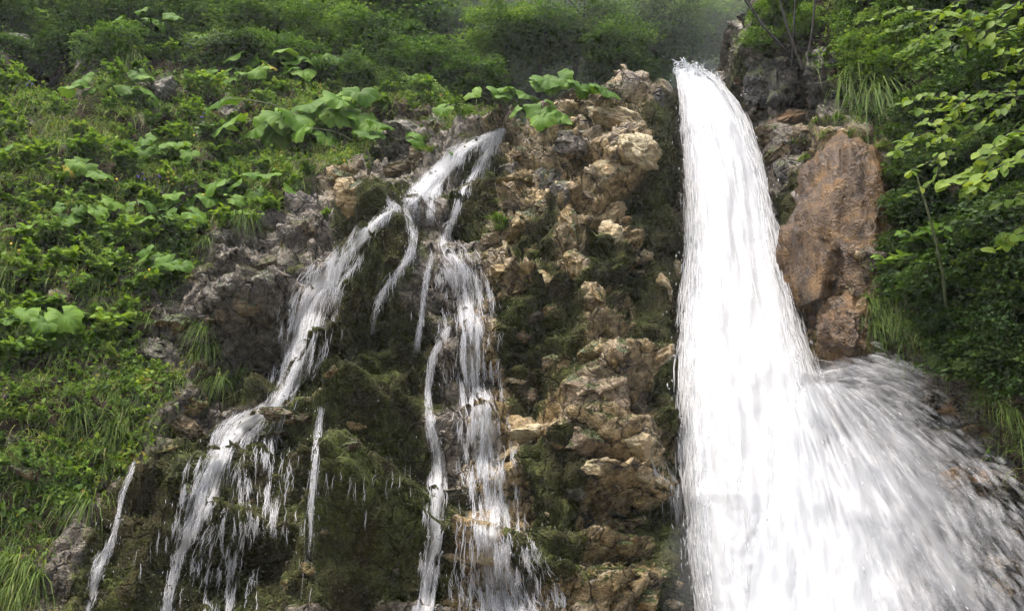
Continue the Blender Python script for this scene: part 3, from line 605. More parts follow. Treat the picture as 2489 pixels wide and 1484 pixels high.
# the big fall
LT = np.array([(150,1650,1668),(165,1640,1690),(200,1646,1742),(250,1654,1780),(300,1660,1810),(400,1667,1845),(500,1671,1866),(600,1671,1888),(700,1664,1912),(800,1659,1938),(900,1657,1972),(1000,1657,2000),(1100,1659,2020),(1200,1666,2030),(1300,1676,2030),(1400,1688,2030),(1520,1702,2030)], float)
DT = np.array([(150,11.2),(300,10.35),(600,9.5),(900,8.62),(1200,8.0),(1520,7.6)])
MV, MU = 330, 56
vy = np.linspace(158, 1520, MV); us = np.linspace(-1, 1, MU)
Lx = np.interp(vy, LT[:, 0], LT[:, 1]); Rx = np.interp(vy, LT[:, 0], LT[:, 2]); dd = np.interp(vy, DT[:, 0], DT[:, 1])
tx = (Lx+Rx)[:, None]/2+(Rx-Lx)[:, None]/2*us[None]*1.02; ty = np.repeat(vy[:, None], MU, 1)
hwm = (Rx-Lx)/2*dd/FPX
dm = dd[:, None]-(1-us[None]**2)**.6*hwm[:, None]*.55
along = np.cumsum(np.concatenate([[0], np.hypot(np.diff(vy), np.diff((Lx+Rx)/2))]))*9/FPX
UVm = np.stack([us[None]*hwm[:, None], np.repeat(along[:, None], MU, 1)], -1)
q = np.stack([UVm[..., 0]*5.5, UVm[..., 1]*.9, 0*UVm[..., 0]], -1).reshape(-1, 3)
dm = dm-(fbm(q*.6, 1., 4, 201)*.28+fbm(q*np.array([1.5, 3.2, 1.]), 1., 3, 207)*.06).reshape(MV, MU)
top = np.maximum(0, (200-ty)/42.); dm = dm+top*.25
MG = at(tx, ty+top*fbm(q*2, 1., 3, 211).reshape(MV, MU)*14, dm)
fall = obj('waterfall', None); tag(fall, 'big roaring white waterfall pouring down the rock chute', 'waterfall'); FB = MG[-1, MU//2].copy(); fall.location = FB.tolist()
ev = (1-np.abs(us)**6)[None]*np.ones((MV, 1)); ev = ev*sstep(150, 190, vy+fbm(np.stack([vy*0, vy*.1, vy*0], 1), 1., 2)*4)[:, None]
i = np.arange(MV*MU).reshape(MV, MU); FM = np.stack([i[:-1, :-1], i[:-1, 1:], i[1:, 1:], i[1:, :-1]], -1).reshape(-1, 4)
obj('falling_sheet', mesh_np('falling_sheet', MG.reshape(-1, 3)-FB, FM, uv=UVm.reshape(-1, 2), att=ev.ravel()), M_CORE, fall)
def grid_strands(GRD, n, wid, Lr, lift, seed, udist, alpha=(.35, .9), K=5, s0=None):
    r = np.random.default_rng(seed); Mv, Mu = GRD.shape[:2]
    s0 = r.uniform(0, Mv-1, n) if s0 is None else s0; L = r.uniform(*Lr, n); t = np.linspace(0, 1, K)
    si = np.clip(s0[:, None]+L[:, None]*t[None], 0, Mv-1.001); u = udist(r, n); ov = np.clip(u, -1, 1)
    uf = np.repeat(((ov+1)/2*(Mu-1.001))[:, None], K, 1); a0 = si.astype(int); b0 = uf.astype(int); fa = (si-a0)[..., None]; fb = (uf-b0)[..., None]
    C = (GRD[a0, b0]*(1-fb)+GRD[a0, b0+1]*fb)*(1-fa)+(GRD[a0+1, b0]*(1-fb)+GRD[a0+1, b0+1]*fb)*fa
    C[..., 0] += ((u-ov)*np.take(hwm, np.minimum(a0[:, 0], len(hwm)-1)))[:, None]
    C[..., 1] -= r.uniform(*lift, n)[:, None]; C += np.cumsum(r.normal(0, .006, C.shape), 1)
    Wd = r.uniform(*wid, n)[:, None]*np.array([.1, .75, 1, .75, .1])[None]; A = r.uniform(*alpha, n)[:, None]*np.array([.25, 1, 1, .9, .2])[None]
    return C, Wd, A
def edgy(r, n):
    e = np.where(r.random(n) < .5, -1, 1)*(1-np.abs(r.normal(0, .10, n)))+r.normal(0, .05, n)
    return np.where(r.random(n) < .12, r.uniform(-1, 1, n), e)
C, Wd, A = grid_strands(MG, 4200, (.003, .009), (6, 22), (-.02, .10), 301, edgy)
V, F, a = ribbons(C, Wd, A); f = obj('filaments', mesh_np('filaments', V-FB, F, att=a), M_STR, fall); tag(f, kind='stuff')
nd = 600; ii = rng.integers(0, 4200, nd); Pd = C[ii, 2]+rng.normal(0, 1, (nd, 3))*np.array([.10, .1, .1]); dv = C[ii, 3]-C[ii, 1]; dv *= (rng.uniform(.004, .03, nd)/(np.linalg.norm(dv, axis=1)+1e-9))[:, None]
# a ragged crown of drops thrown up at the lip
nl = 260; lx = rng.uniform(1636, 1760, nl); ly = np.interp(lx, [1636, 1665, 1690, 1745, 1765], [168, 158, 168, 198, 215])+rng.normal(0, 7, nl)
Pl = at(lx, ly, rng.uniform(10.9, 11.2, nl)); dl = rng.normal(0, .012, (nl, 3))
V, F = drops(np.concatenate([Pd, Pl]), np.concatenate([rng.uniform(.002, .007, nd), rng.uniform(.004, .016, nl)]), np.concatenate([dv, dl]))
f = obj('drops', mesh_np('drops', V-FB, F, att=np.ones(len(V))), M_DROP, fall); tag(f, kind='stuff')

# the burst: water thrown off the ledge, fanning out and down on ballistic paths
OX, OY = 1890., 790.
burst = obj('water_burst', None); tag(burst, 'fan of white water bursting sideways off the ledge at the foot of the big fall', 'waterfall')
def fanpt(th, rad):
    """th 0 = straight down ... 1 = flattest; rad distance along the throw"""
    ang = np.radians(96-th*74); g = .00028*rad*rad*th*(1.2-.5*th)
    return OX+np.cos(ang)*rad-g*.25, OY+np.sin(ang)*rad+g
def fan_depth(th, rad): return 8.75-.0018*rad-.25*np.sin(th*3.1)
RT = np.interp
NR, NT_ = 150, 90
def r0(th): return np.interp(th, [0, .30, .45, .55, .62, .70, .80, .86, .92, 1.], [200, 150, 130, 140, 150, 170, 215, 240, 270, 320])
ths = np.linspace(0, 1, NT_); rr_ = np.linspace(0, 1, NR)
TH2, RR2 = np.meshgrid(ths, rr_); rad = r0(TH2)+RR2*(980-r0(TH2))
fx_, fy_ = fanpt(TH2, rad)
for layer, (dz_, cov, sd_) in enumerate([(0.0, 1.0, 401), (-.16, .85, 433), (-.32, .7, 457)]):
    qn = np.stack([TH2*9+layer*5, rad*.004, 0*rad], -1).reshape(-1, 3)
    dep = fan_depth(TH2, rad)+dz_+fbm(qn, 1., 3, sd_).reshape(NR, NT_)*.30
    FG = at(fx_, fy_, dep)
    if layer == 0: BB = FG[-1, NT_//3].copy(); burst.location = BB.tolist(); FG0 = FG
    cover = np.interp(TH2, [0, .22, .38, .52, .64, .75, .85, .93, 1.], [1.0, 1.0, 1.0, .86, .70, .56, .40, .2, 0])
    cover = cover*(1-.48*sstep(.25, .95, RR2)*sstep(.2, .55, TH2))*sstep(0, .05, RR2)+.32*fbm(qn*1.7, 1., 3, sd_+3).reshape(NR, NT_)
    cover = cover*cov
    uvf = np.stack([TH2*1.9+layer*3, rad*9/FPX], -1)
    i = np.arange(NR*NT_).reshape(NR, NT_); FF = np.stack([i[:-1, :-1], i[:-1, 1:], i[1:, 1:], i[1:, :-1]], -1).reshape(-1, 4)
    obj('thrown_sheet', mesh_np('thrown_sheet', FG.reshape(-1, 3)-BB, FF, uv=uvf.reshape(-1, 2), att=np.clip(cover, 0, 1.2).ravel()), M_FAN, burst)
n = 3600; r = np.random.default_rng(411)
th = np.clip(np.where(r.random(n) < .75, r.beta(1.7, 1.5, n), r.choice(r.uniform(.35, 1, 26), n)+r.normal(0, .008, n)), 0, 1.03)
s0 = r0(th)+r.random(n)**1.1*(950-r0(th)); L = r.uniform(20, 95, n); t = np.linspace(-.2, .8, 5)
rd = np.maximum(s0[:, None]+L[:, None]*t[None], r0(th)[:, None]-25); thk = th[:, None]+r.normal(0, .014, (n, 1))*t[None]
px, py = fanpt(thk, rd); C = at(px, py, fan_depth(thk, rd)-r.uniform(-.25, .35, n)[:, None])
Wd = np.where(r.random(n) < .72, r.uniform(.010, .036, n), r.uniform(.002, .007, n))[:, None]*np.array([.1, .75, 1, .75, .1])[None]; A = np.where(Wd[:, 2] > .008, r.uniform(.08, .30, n), r.uniform(.15, .45, n))[:, None]*np.array([.1, .8, 1, .8, .1])[None]
V, F, a = ribbons(C, Wd, A); f = obj('filaments', mesh_np('filaments', V-BB, F, att=a), M_STR, burst); tag(f, kind='stuff')
nd = 450; ii = r.integers(0, n, nd); Pd = C[ii, 2]+r.normal(0, .08, (nd, 3)); dv = C[ii, 3]-C[ii, 1]; dv *= (r.uniform(.005, .05, nd)/(np.linalg.norm(dv, axis=1)+1e-9))[:, None]
V, F = drops(Pd, r.uniform(.002, .007, nd), dv); f = obj('drops', mesh_np('drops', V-BB, F, att=np.ones(len(V))), M_DROP, burst); tag(f, kind='stuff')
npf = 1500; ux = r.beta(1.6, 2.2, npf); bx3 = 1985+ux*360; by3 = np.interp(bx3, [1985, 2035, 2130, 2210, 2300, 2345], [925, 905, 872, 900, 940, 975])+r.normal(0, 16, npf)+r.random(npf)**2*90; an = np.radians(np.interp(bx3, [1985, 2345], [-5, 24])+r.normal(0, 12, npf)); Lp = r.uniform(14, 70, npf)
tt = np.linspace(-.5, .5, 5)[None]; px = bx3[:, None]+np.cos(an)[:, None]*Lp[:, None]*tt; py = by3[:, None]+np.sin(an)[:, None]*Lp[:, None]*tt+(tt+.5)**2*Lp[:, None]*.25
C = at(px, py, (8.45-.0012*(bx3-1985)+r.normal(0, .14, npf))[:, None]+0*tt); Wd = np.where(r.random(npf) < .6, r.uniform(.008, .026, npf), r.uniform(.002, .006, npf))[:, None]*np.array([.1, .75, 1, .75, .1])[None]; A = np.where(Wd[:, 2] > .007, r.uniform(.08, .30, npf), r.uniform(.3, .7, npf))[:, None]*np.array([.2, .9, 1, .9, .2])[None]
V, F, a = ribbons(C, Wd, A); f = obj('spray', mesh_np('spray', V-BB, F, att=a), M_STR, burst); tag(f, kind='stuff')

# ------------------------------------------------------------------ plants
def leaf_cloud(Pn, Dn, Un, size, v, wide=.34, fold=.10, droop=.12):
    """many small folded leaves: base points, growth directions, up hints, sizes; 2 quads per leaf"""
    Dn = Dn/(np.linalg.norm(Dn, axis=1, keepdims=True)+1e-9); Sx = np.cross(Dn, Un); Sx /= np.linalg.norm(Sx, axis=1, keepdims=True)+1e-9; Nz = np.cross(Sx, Dn)
    s = size[:, None]
    b = Pn; tip = Pn+Dn*s-Nz*s*droop; mid = Pn+Dn*s*.5; l = mid-Sx*s*wide*1.0+Nz*s*fold; rr = mid+Sx*s*wide+Nz*s*fold
    V = np.stack([b, rr, tip, l], 1).reshape(-1, 3); i = np.arange(len(Pn))[:, None]*4
    F = np.concatenate([i+np.array([[0, 1, 2]]), i+np.array([[0, 2, 3]])])
    return V, F, np.repeat(v, 4)
def blades(Pn, Dn, L, wd, sag, v, K=5):
    """arching grass blades, flat tapering strips"""
    t = np.linspace(0, 1, K); Dn = Dn/(np.linalg.norm(Dn, axis=1, keepdims=True)+1e-9)
    C = Pn[:, None]+Dn[:, None]*(L[:, None]*t[None])[..., None]; C[..., 2] -= (sag*L)[:, None]*t[None]**2.2
    side = np.cross(Dn, rng.normal(size=Dn.shape)*.5+np.array([0, 1., .3])); side /= np.linalg.norm(side, axis=1, keepdims=True)+1e-9
    w = wd[:, None]*np.array([.7, 1., .9, .6, .05])[None, :K]
    A = C-side[:, None]*w[..., None]; B = C+side[:, None]*w[..., None]; V = np.stack([A, B], 2).reshape(-1, 3)
    b = (np.arange(len(Pn))[:, None]*K+np.arange(K-1)[None]).ravel()*2
    return V, np.stack([b, b+1, b+3, b+2], 1), np.repeat(v, K*2)
def tube(pts, rad, seg=5):
    p = np.array(pts, float); T = np.gradient(p, axis=0); T /= np.linalg.norm(T, axis=1, keepdims=True)+1e-9
    U = np.cross(T, np.array([.31, .9, .2])); U /= np.linalg.norm(U, axis=1, keepdims=True)+1e-9; W = np.cross(T, U); an = np.arange(seg)*2*math.pi/seg
    V = (p[:, None]+(U[:, None]*np.cos(an)[None, :, None]+W[:, None]*np.sin(an)[None, :, None])*np.asarray(rad, float)[:, None, None]).reshape(-1, 3)
    b = (np.arange(len(p)-1)[:, None]*seg+np.arange(seg)[None]); c = (np.arange(len(p)-1)[:, None]*seg+(np.arange(seg)[None]+1) % seg)
    return V, np.stack([b, c, c+seg, b+seg], -1).reshape(-1, 4)
def join(parts):
    Vs, Fs, As, o = [], [], [], 0
    for q in parts:
        V, F = q[0], q[1]; Vs.append(V); Fs.append(F+o); As.append(q[2] if len(q) > 2 else np.full(len(V), .5)); o += len(V)
    return np.concatenate(Vs), Fs, np.concatenate(As)
def unit(n, r):
    d = r.normal(size=(n, 3)); return d/np.linalg.norm(d, axis=1, keepdims=True)

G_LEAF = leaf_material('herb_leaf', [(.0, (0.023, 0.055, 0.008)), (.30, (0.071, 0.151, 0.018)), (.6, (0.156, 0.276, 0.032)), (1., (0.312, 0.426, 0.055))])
G_COVER = leaf_material('ground_leaf', [(.0, (0.018, 0.042, 0.007)), (.35, (0.057, 0.118, 0.016)), (.65, (0.140, 0.248, 0.030)), (.92, (0.282, 0.385, 0.049)), (1., (0.334, 0.248, 0.059))], rnd=.0)
G_GRASS = leaf_material('grass_blade', [(.0, (0.037, 0.075, 0.013)), (.4, (0.102, 0.175, 0.029)), (.75, (0.192, 0.265, 0.050)), (1., (0.321, 0.276, 0.111))], rnd=.25)
G_BUTT = leaf_material('butterbur_leaf', [(.0, (0.043, 0.098, 0.010)), (.4, (0.091, 0.190, 0.018)), (.75, (0.171, 0.298, 0.030)), (1., (0.316, 0.436, 0.050))], .55, .3, .2, .35)
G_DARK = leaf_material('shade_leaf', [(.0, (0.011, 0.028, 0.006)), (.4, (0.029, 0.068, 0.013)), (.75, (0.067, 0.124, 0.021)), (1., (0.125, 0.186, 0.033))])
G_BEECH = leaf_material('beech_leaf', [(.0, (.05, .12, .015)), (.4, (.12, .21, .026)), (.75, (.21, .31, .04)), (1., (.32, .36, .06))], .5, .4, .22, .55)
G_TREE = leaf_material('wood_leaf', [(.0, (0.025, 0.060, 0.014)), (.4, (0.072, 0.150, 0.028)), (.75, (0.151, 0.270, 0.046)), (1., (0.270, 0.390, 0.071))])
G_STEM = flat_material('green_stem', (.09, .11, .035), .6); G_BARK = flat_material('wet_bark', (.016, .013, .010), .8, .5, 12)
F_YEL = flat_material('yellow_petal', (.75, .50, .04), .5, .1); F_PUR = flat_material('purple_petal', (.10, .05, .38), .5, .1); G_FADE = flat_material('faded_leaf', (.46, .36, .05), .6, .3, 14)

# big round leaf, wavy and dished, with a notch at the stalk and lightly raised ribs
def round_leaf(seed):
    r = np.random.default_rng(seed); nr, na = 8, 44; V = []; att = []
    a = np.linspace(R(-158), R(158), na)
    ph = r.uniform(0, 6, 4)
    for k in range(nr):
        t = k/(nr-1)
        rad = t*(1-.10*np.abs(np.sin(a/2))**3)*(1+t*(.06*np.sin(a*9+ph[0])+.05*np.sin(a*4+ph[1])+.045*r.normal(size=na)))
        rib = np.exp(-((np.mod(a*2.3+.4, 1.)-.5)/.16)**2)
        zz = .16*t**2*np.sin(a*2+ph[2])+.10*t**3*np.sin(a*5+ph[3])+.20*t*(1-t)*2-.16*t**2.2+.05*t*rib
        V.append(np.stack([np.sin(a)*rad*.95, .36+np.cos(a)*rad, zz], 1)); att.append(np.clip(.10+.75*t*rib*(1.1-t)+.35*(t**2)+.14*r.random(na), 0, 1))
    V = np.concatenate(V)*.5; i = np.arange(nr*na).reshape(nr, na)
    return mesh_np('leaf', V, np.stack([i[:-1, :-1], i[:-1, 1:], i[1:, 1:], i[1:, :-1]], -1).reshape(-1, 4), att=np.concatenate(att))
RL = [round_leaf(s) for s in range(5)]
for m in RL: m.materials.append(G_BUTT)
RLF = round_leaf(9); RLF.materials.append(G_FADE)
def stalk(a, b, rad=.007, name='stalk', par=None, bend=.15, mat=None):
    a = np.array(a); b = np.array(b); t = np.linspace(0, 1, 6)[:, None]; p = a+(b-a)*t; p[:, 2] += bend*np.linalg.norm(b-a)*np.sin(t[:, 0]*math.pi)
    V, F = tube(p, np.linspace(rad, rad*.6, 6)); return obj(name, mesh_np(name, V, F), mat or G_STEM, par)
def butterbur(tx, ty, n, size, label, group=None, spread=1.0, faded=0, seed=0, tint=.5, lean=.0):
    h = hit(tx, ty)
    if h is None: return
    l, nr, ds = h; r = random.Random(seed*31+int(tx)); root = obj('butterbur_plant', None); root.location = l; tag(root, label, 'plant', group)
    for k in range(n):
        az = r.uniform(0, 6.283); rr = (k/max(n-1, 1))**.7*spread*size*1.6
        ht = size*r.uniform(.5, 1.15)*(1.1-.45*k/max(n, 1))
        p = Vector((math.cos(az)*rr*1.25+lean*size, -abs(.25+.6*math.sin(az))*rr*.7-.07, ht*.7-.45*rr*math.copysign(1, math.sin(az))*.6))
        s = size*r.uniform(.75, 1.3)*(1. if k else 1.2)
        lf = obj('leaf', RLF if k < faded else RL[r.randrange(5)], None, root); lf.location = p; s = s*(.6 if k < faded else 1.); lf.scale = (s*r.uniform(.85, 1.1), s*r.uniform(.9, 1.1), s)
        up = Vector((math.cos(az)*.5+r.uniform(-.35, .35), -.62+r.uniform(-.55, .4), .62+r.uniform(-.2, .3))).normalized(); q = up.to_track_quat('Z', 'Y')
        lf.rotation_mode = 'QUATERNION'; lf.rotation_quaternion = q @ Quaternion((0, 0, 1), math.pi+r.uniform(-1.1, 1.1))
        st = stalk((r.uniform(-.03, .03), .02, -.02), p, .006*max(size/.3, .6), 'stalk', root, .12); lf.parent = st
BL = [
 (800,330,9,.46,'largest broad-leaved butterbur clump spreading above the highest cascade',1.25,0),(690,355,4,.44,'butterbur with one huge dished leaf at the edge of the largest clump',.8,0),(900,370,4,.30,'butterbur with drooping leaves hanging over the rocks by the highest cascade',1.2,0),
 (255,250,7,.30,'butterbur clump under the dark hollow in the slope',1.3,0),(400,390,5,.24,'yellow-green butterbur standing alone amid grass on the slope',1.0,0),(660,195,6,.30,'butterbur row high on the slope near the shaded wood',1.3,1),
 (750,190,4,.28,'butterbur in shade beside the row high on the slope',1.2,0),(350,95,4,.28,'butterbur beneath the dark wood at the top of the slope',1.4,0),(500,500,8,.24,'long butterbur clump across the middle of the slope with yellow flowers',1.7,0),
 (620,490,5,.24,'butterbur at the cascade end of the long clump',1.2,0),(400,560,5,.22,'butterbur below the long clump with a bluish bush under it',1.2,0),(400,660,5,.20,'light green butterbur by the grey rocks below the bush',1.0,0),
 (180,435,5,.26,'butterbur with a torn yellowing leaf among tall grass',1.2,1),(110,820,3,.30,'solitary butterbur with one wide flat leaf above the hanging grass',.6,0),(1000,180,5,.28,'butterbur on the crest in the mist behind the cascade',1.2,0),
 (1340,240,6,.26,'bright butterbur on the saddle of the crest beside the rib',1.1,0),(1320,310,4,.24,'butterbur drooping from the saddle into the rib',.8,0),(1215,270,5,.24,'butterbur at the lip where the highest cascade begins',1.3,0),
 (1170,160,5,.30,'dim butterbur standing in the mist against the wood',1.1,0),(1180,205,3,.26,'dim low butterbur in front of the wood by the saddle',.9,0),(530,420,3,.18,'small butterbur on the bare soil of the slope',1.0,0),(250,540,3,.22,'butterbur with a long tilted leaf above the rock',1.0,0),
 (170,560,3,.20,'butterbur half hidden in the bushy herbs',1.1,0),(570,210,3,.22,'butterbur between two grey rocks on the slope',1.0,0),(880,260,4,.22,'butterbur in the grass above the grey rocks',1.3,0)]
for k, (tx, ty, n, s, lab, spd, fd) in enumerate(BL): butterbur(tx, ty, n+2, s*1.12, lab, None, spd, fd, k)

# ---- grass tufts
def tuft_mesh(seed, n, L, sag, lean=0.0, wd=.005):
    r = np.random.default_rng(seed); Pn = np.stack([r.normal(0, .045, n), r.normal(0, .03, n), r.normal(0, .01, n)], 1)
    D = np.stack([r.normal(lean, .42, n), -.25-np.abs(r.normal(0, .35, n)), r.uniform(.35, 1.1, n)], 1)
    return mesh_np('blades', *blades(Pn, D, L*r.uniform(.5, 1.1, n), wd*r.uniform(.7, 1.3, n), sag*r.uniform(.6, 1.5, n), np.clip(r.normal(.45, .22, n), 0, 1))[:2], att=np.repeat(np.clip(r.normal(.45, .25, n), 0, 1), 10))
TUFT = [tuft_mesh(1, 70, .34, .9), tuft_mesh(2, 50, .26, .7, .15), tuft_mesh(3, 90, .44, 1.25, 0, .0055), tuft_mesh(4, 60, .22, .5, -.1), tuft_mesh(5, 120, .62, 1.6, 0, .006)]
for m in TUFT: m.materials.append(G_GRASS)
def place(mesh, tx, ty, s, name, label, cat, group=None, sink=.01, rz=None, part=None, up=.5):
    h = hit(tx, ty)
    if h is None: return None
    l, n, ds = h; o = obj(name, mesh); o.location = l-n*sink; o.scale = (s,)*3
    o.rotation_euler = (random.uniform(-.15, .15), random.uniform(-.15, .15), random.uniform(-.5, .5) if rz is None else rz)
    if '@' in label: label = label.replace('@', near(group, tx, ty)); group = label
    return tag(o, label, cat, group)
def scatter(poly, n, seed, minsep=0, avoid=()):
    r = np.random.default_rng(seed); q = np.array(poly); lo = np.maximum(q.min(0), [-60, -20]); hi = np.minimum(q.max(0), [2560, 1500]); out = []
    while len(out) < n:
        p = r.uniform(lo, hi)
        if polysd(poly, p[:1], p[1:])[0] < 4: continue
        if any((p[0]-x)**2+(p[1]-y)**2 < minsep**2 for x, y in out): minsep *= .995; continue
        if any(((p[0]-x)/rx)**2+((p[1]-y)/ry)**2 < 1 for x, y, rx, ry in avoid): continue
        out.append(tuple(p))
    return out
BARE = [(90,90,100,100),(600,850,100,50),(400,225,45,40),(560,275,45,38),(550,592,45,26),(600,700,70,40),(480,685,30,22),(745,560,50,40),(235,1042,35,15),(200,1172,30,18),(40,1070,60,22),(465,990,55,50),(190,235,50,55),(440,780,70,36),(360,852,50,22),(1000,330,90,60)]
for tx, ty in scatter([(-40,350),(300,200),(700,330),(760,470),(560,560),(430,700),(330,860),(460,920),(330,1100),(240,1230),(-40,1260)], 85, 7, 34, BARE):
    place(TUFT[random.randrange(4)], tx, ty, random.uniform(.6, 1.05), 'grass_tuft', 'arching green grass tuft beside @', 'grass tuft', 'slope')
for tx, ty in [(80,250),(40,300),(130,300),(60,380),(100,180),(240,130),(320,140),(560,130),(620,160),(500,190)]:
    place(TUFT[2], tx, ty, random.uniform(.8, 1.1), 'grass_tuft', 'long grass tuft hanging under the shaded wood at the top of the slope', 'grass tuft', 'long tufts at the shaded top of the slope')
for tx, ty in [(40,1370),(10,1390),(75,1400),(30,1440)]:
    place(TUFT[2], tx, ty, 1.0, 'grass_tuft', 'thick fountain of long grass at the lowest corner of the slope', 'grass tuft', 'grass fountain at the foot of the slope')
for tx, ty in [(290,1020),(260,1080),(310,1060),(230,1100),(280,1130),(240,1150),(190,1010),(160,960),(330,1000),(120,920),(60,930)]:
    place(TUFT[random.randrange(3)], tx, ty, random.uniform(.7, 1.0), 'grass_tuft', 'sunny yellow-green grass tuft just above the lone trickle', 'grass tuft', 'grass tufts above the lone trickle')
for tx, ty in [(490,800),(505,850),(470,870),(530,920),(560,930),(590,905)]:
    place(TUFT[2], tx, ty, .8, 'grass_tuft', 'straggling grass tuft hanging beside the dark overhang', 'grass tuft', 'grass hanging by the overhang')
for tx, ty in [(1035,345),(1050,370),(1210,540),(1230,500),(1225,560)]:
    place(TUFT[3], tx, ty, .8, 'grass_tuft', 'small grass tuft rooted in the rock near the highest cascade', 'grass tuft', 'grass rooted in the rib')
for tx, ty, s in [(2100,180,1.25),(2130,200,1.3),(2080,210,1.1),(2150,230,1.1),(2170,260,1.0)]:
    place(TUFT[4], tx, ty, s, 'grass_tuft', 'long grass tuft hanging like hair above the tall rusty boulder', 'grass tuft', 'hair grass above the boulder')
for tx, ty in [(1985,300),(2010,305),(1960,320),(2035,290),(1940,350),(2005,335),(2060,335),(2105,345),(1950,390),(2140,360)]:
    place(TUFT[1], tx, ty, .9, 'grass_tuft', 'short grass tuft on the shoulder of the tall rusty boulder', 'grass tuft', 'grass on the shoulder of the boulder')
for tx, ty in [(2110,740),(2140,760),(2170,780),(2200,790),(2160,730),(2230,800),(2190,740),(2260,820),(2130,790)]:
    place(TUFT[2], tx, ty, random.uniform(.6, .85), 'grass_tuft', 'long grass tuft overhanging the burst of white water', 'grass tuft', 'grass overhanging the burst')
for tx, ty in [(2400,900),(2430,960),(2460,1000),(2390,960),(2440,880),(2470,930),(2480,1050)]:
    place(TUFT[2], tx, ty, random.uniform(.6, .85), 'grass_tuft', 'dark hanging grass tuft on the shady bank past the burst', 'grass tuft', 'grass on the shady bank')
for tx, ty in [(1860,70),(1890,60),(1930,50),(1840,110),(1900,90)]:
    place(TUFT[1], tx, ty, 1.2, 'grass_tuft', 'grass tuft on the crag above the lip of the big fall', 'grass tuft', 'grass on the crag')

# ---- leafy herbs and small bushes: stems with leaves
def herb(seed, nst, ht, leaf, lean=.5, dens=16):
    r = np.random.default_rng(seed); Ls = []; St = []
    for s in range(nst):
        az = r.uniform(0, 6.28); d = np.array([math.cos(az)*lean, -.35+math.sin(az)*lean*.8, 1.]); L = ht*r.uniform(.6, 1.1); t = np.linspace(0, 1, 7)[:, None]
        p = d*L*t; p[:, 2] -= .25*L*t[:, 0]**2; p += r.normal(0, .01, p.shape); St.append(tube(p, np.linspace(.0035, .0012, 7), 3))
        n = dens; u = r.uniform(.25, 1, n); b = np.stack([np.interp(u, t[:, 0], p[:, i]) for i in range(3)], 1)
        D = unit(n, r); D[:, 2] = D[:, 2]*.4+.1; D[:, 1] -= .35
        Ls.append(leaf_cloud(b, D, np.array([0, -.5, 1.])+r.normal(0, .35, (n, 3)), leaf*r.uniform(.6, 1.2, n), np.clip(.25+.4*u+r.normal(0, .14, n), 0, 1), .36))
    return mesh_np('foliage', *((lambda q: (q[0], q[1]))(join(Ls))), att=join(Ls)[2]), mesh_np('stems', *join(St)[:2])
HERB = [herb(1, 12, .36, .065), herb(2, 10, .24, .075), herb(3, 18, .34, .042, .7, 20), herb(4, 9, .46, .075, .35, 16), herb(5, 22, .30, .034, .8, 24), herb(6, 10, .30, .12, .6, 10)]
for f, s in HERB: f.materials.append(G_LEAF); s.materials.append(G_STEM)
def put_herb(k, tx, ty, s, label, group, name='herb', cat='plant', mat=None):
    h = hit(tx, ty)
    if h is None: return
    l, n, ds = h; o = obj(name, None); o.location = l-n*.015; o.scale = (s,)*3; o.rotation_euler = (random.uniform(-.2, .2), random.uniform(-.2, .2), random.uniform(-1, 1)); lab2 = label.replace('@', near(group, tx, ty)) if '@' in label else label; tag(o, lab2, cat, lab2 if '@' in label else group)
    f = obj('foliage', HERB[k][0], None, o); st = obj('stems', HERB[k][1], None, o)
    if mat:
        for q in (f,): q.material_slots[0].link = 'OBJECT'; q.material_slots[0].material = mat
UP = [(-40,100),(400,130),(700,130),(900,180),(1050,240),(1200,300),(920,290),(900,400),(600,300),(300,330),(-40,330)]
for tx, ty in scatter(UP, 90, 17, 26, BARE): put_herb(random.randrange(6), tx, ty, random.uniform(.6, 1.0), 'leafy shaded green herb next to @', 'slope')
MIDP = [(-40,330),(300,330),(600,300),(780,430),(690,530),(500,590),(460,690),(330,880),(-40,900)]
for tx, ty in scatter(MIDP, 150, 19, 22, BARE): put_herb(random.choice([0, 1, 2, 3, 4, 5, 5, 3]), tx, ty, random.uniform(.6, 1.1), 'bushy bright green herb next to @', 'slope')
LOWP = [(-40,900),(330,880),(440,930),(320,1100),(150,1250),(-40,1300)]
for tx, ty in scatter(LOWP, 40, 23, 30, BARE): put_herb(random.choice([0, 2, 4]), tx, ty, random.uniform(.5, .8), 'small green herb among grass beside @', 'slope')
for tx, ty in [(430,600),(400,620),(460,590),(430,640),(390,590)]: put_herb(2, tx, ty, 1.1, 'dark bluish bush below the long butterbur clump', 'bluish bush', 'bush', 'bush', G_DARK)
for tx, ty in [(1230,555),(1215,540),(1220,575),(800,530),(1030,290),(1380,360),(1100,395)]: put_herb(1, tx, ty, .55, 'little herb rooted in a crack of the rock near the cascades', 'herbs in rock cracks')

# ---- flowers
def flower(tx, ty, mat, label, group, n=3, s=1.0):
    h = hit(tx, ty+10)
    if h is None: return
    l, nr, ds = h; root = obj('wild_flower', None); root.location = l; lab2 = label.replace('@', near(group, tx, ty)); tag(root, lab2, 'flower', lab2)
    for k in range(n):
        p = Vector((random.uniform(-.07, .07), -.1-random.uniform(0, .08), random.uniform(.1, .22)))*s
        st = stalk((0, 0, 0), p, .003, 'stalk', root, .1)
        V = []; F = []; an = np.arange(6)*math.pi/3
        c = np.array(p); ring = np.stack([np.cos(an)*.014, 0*an-.004, np.sin(an)*.014], 1)*s*random.uniform(.7, 1.1); tilt = Quaternion((1, 0, 0), random.uniform(-.6, .3)).to_matrix(); ring = ring @ np.array(tilt).T
        V = np.concatenate([[c+np.array([0, -.016, 0])*s], c+ring, [c+np.array([0, .02, -.004])*s]])
        F = np.array([[0, 1+(i+1) % 6, 1+i] for i in range(6)]+[[7, 1+i, 1+(i+1) % 6] for i in range(6)])
        obj('petals', mesh_np('petals', V, F), mat, st)
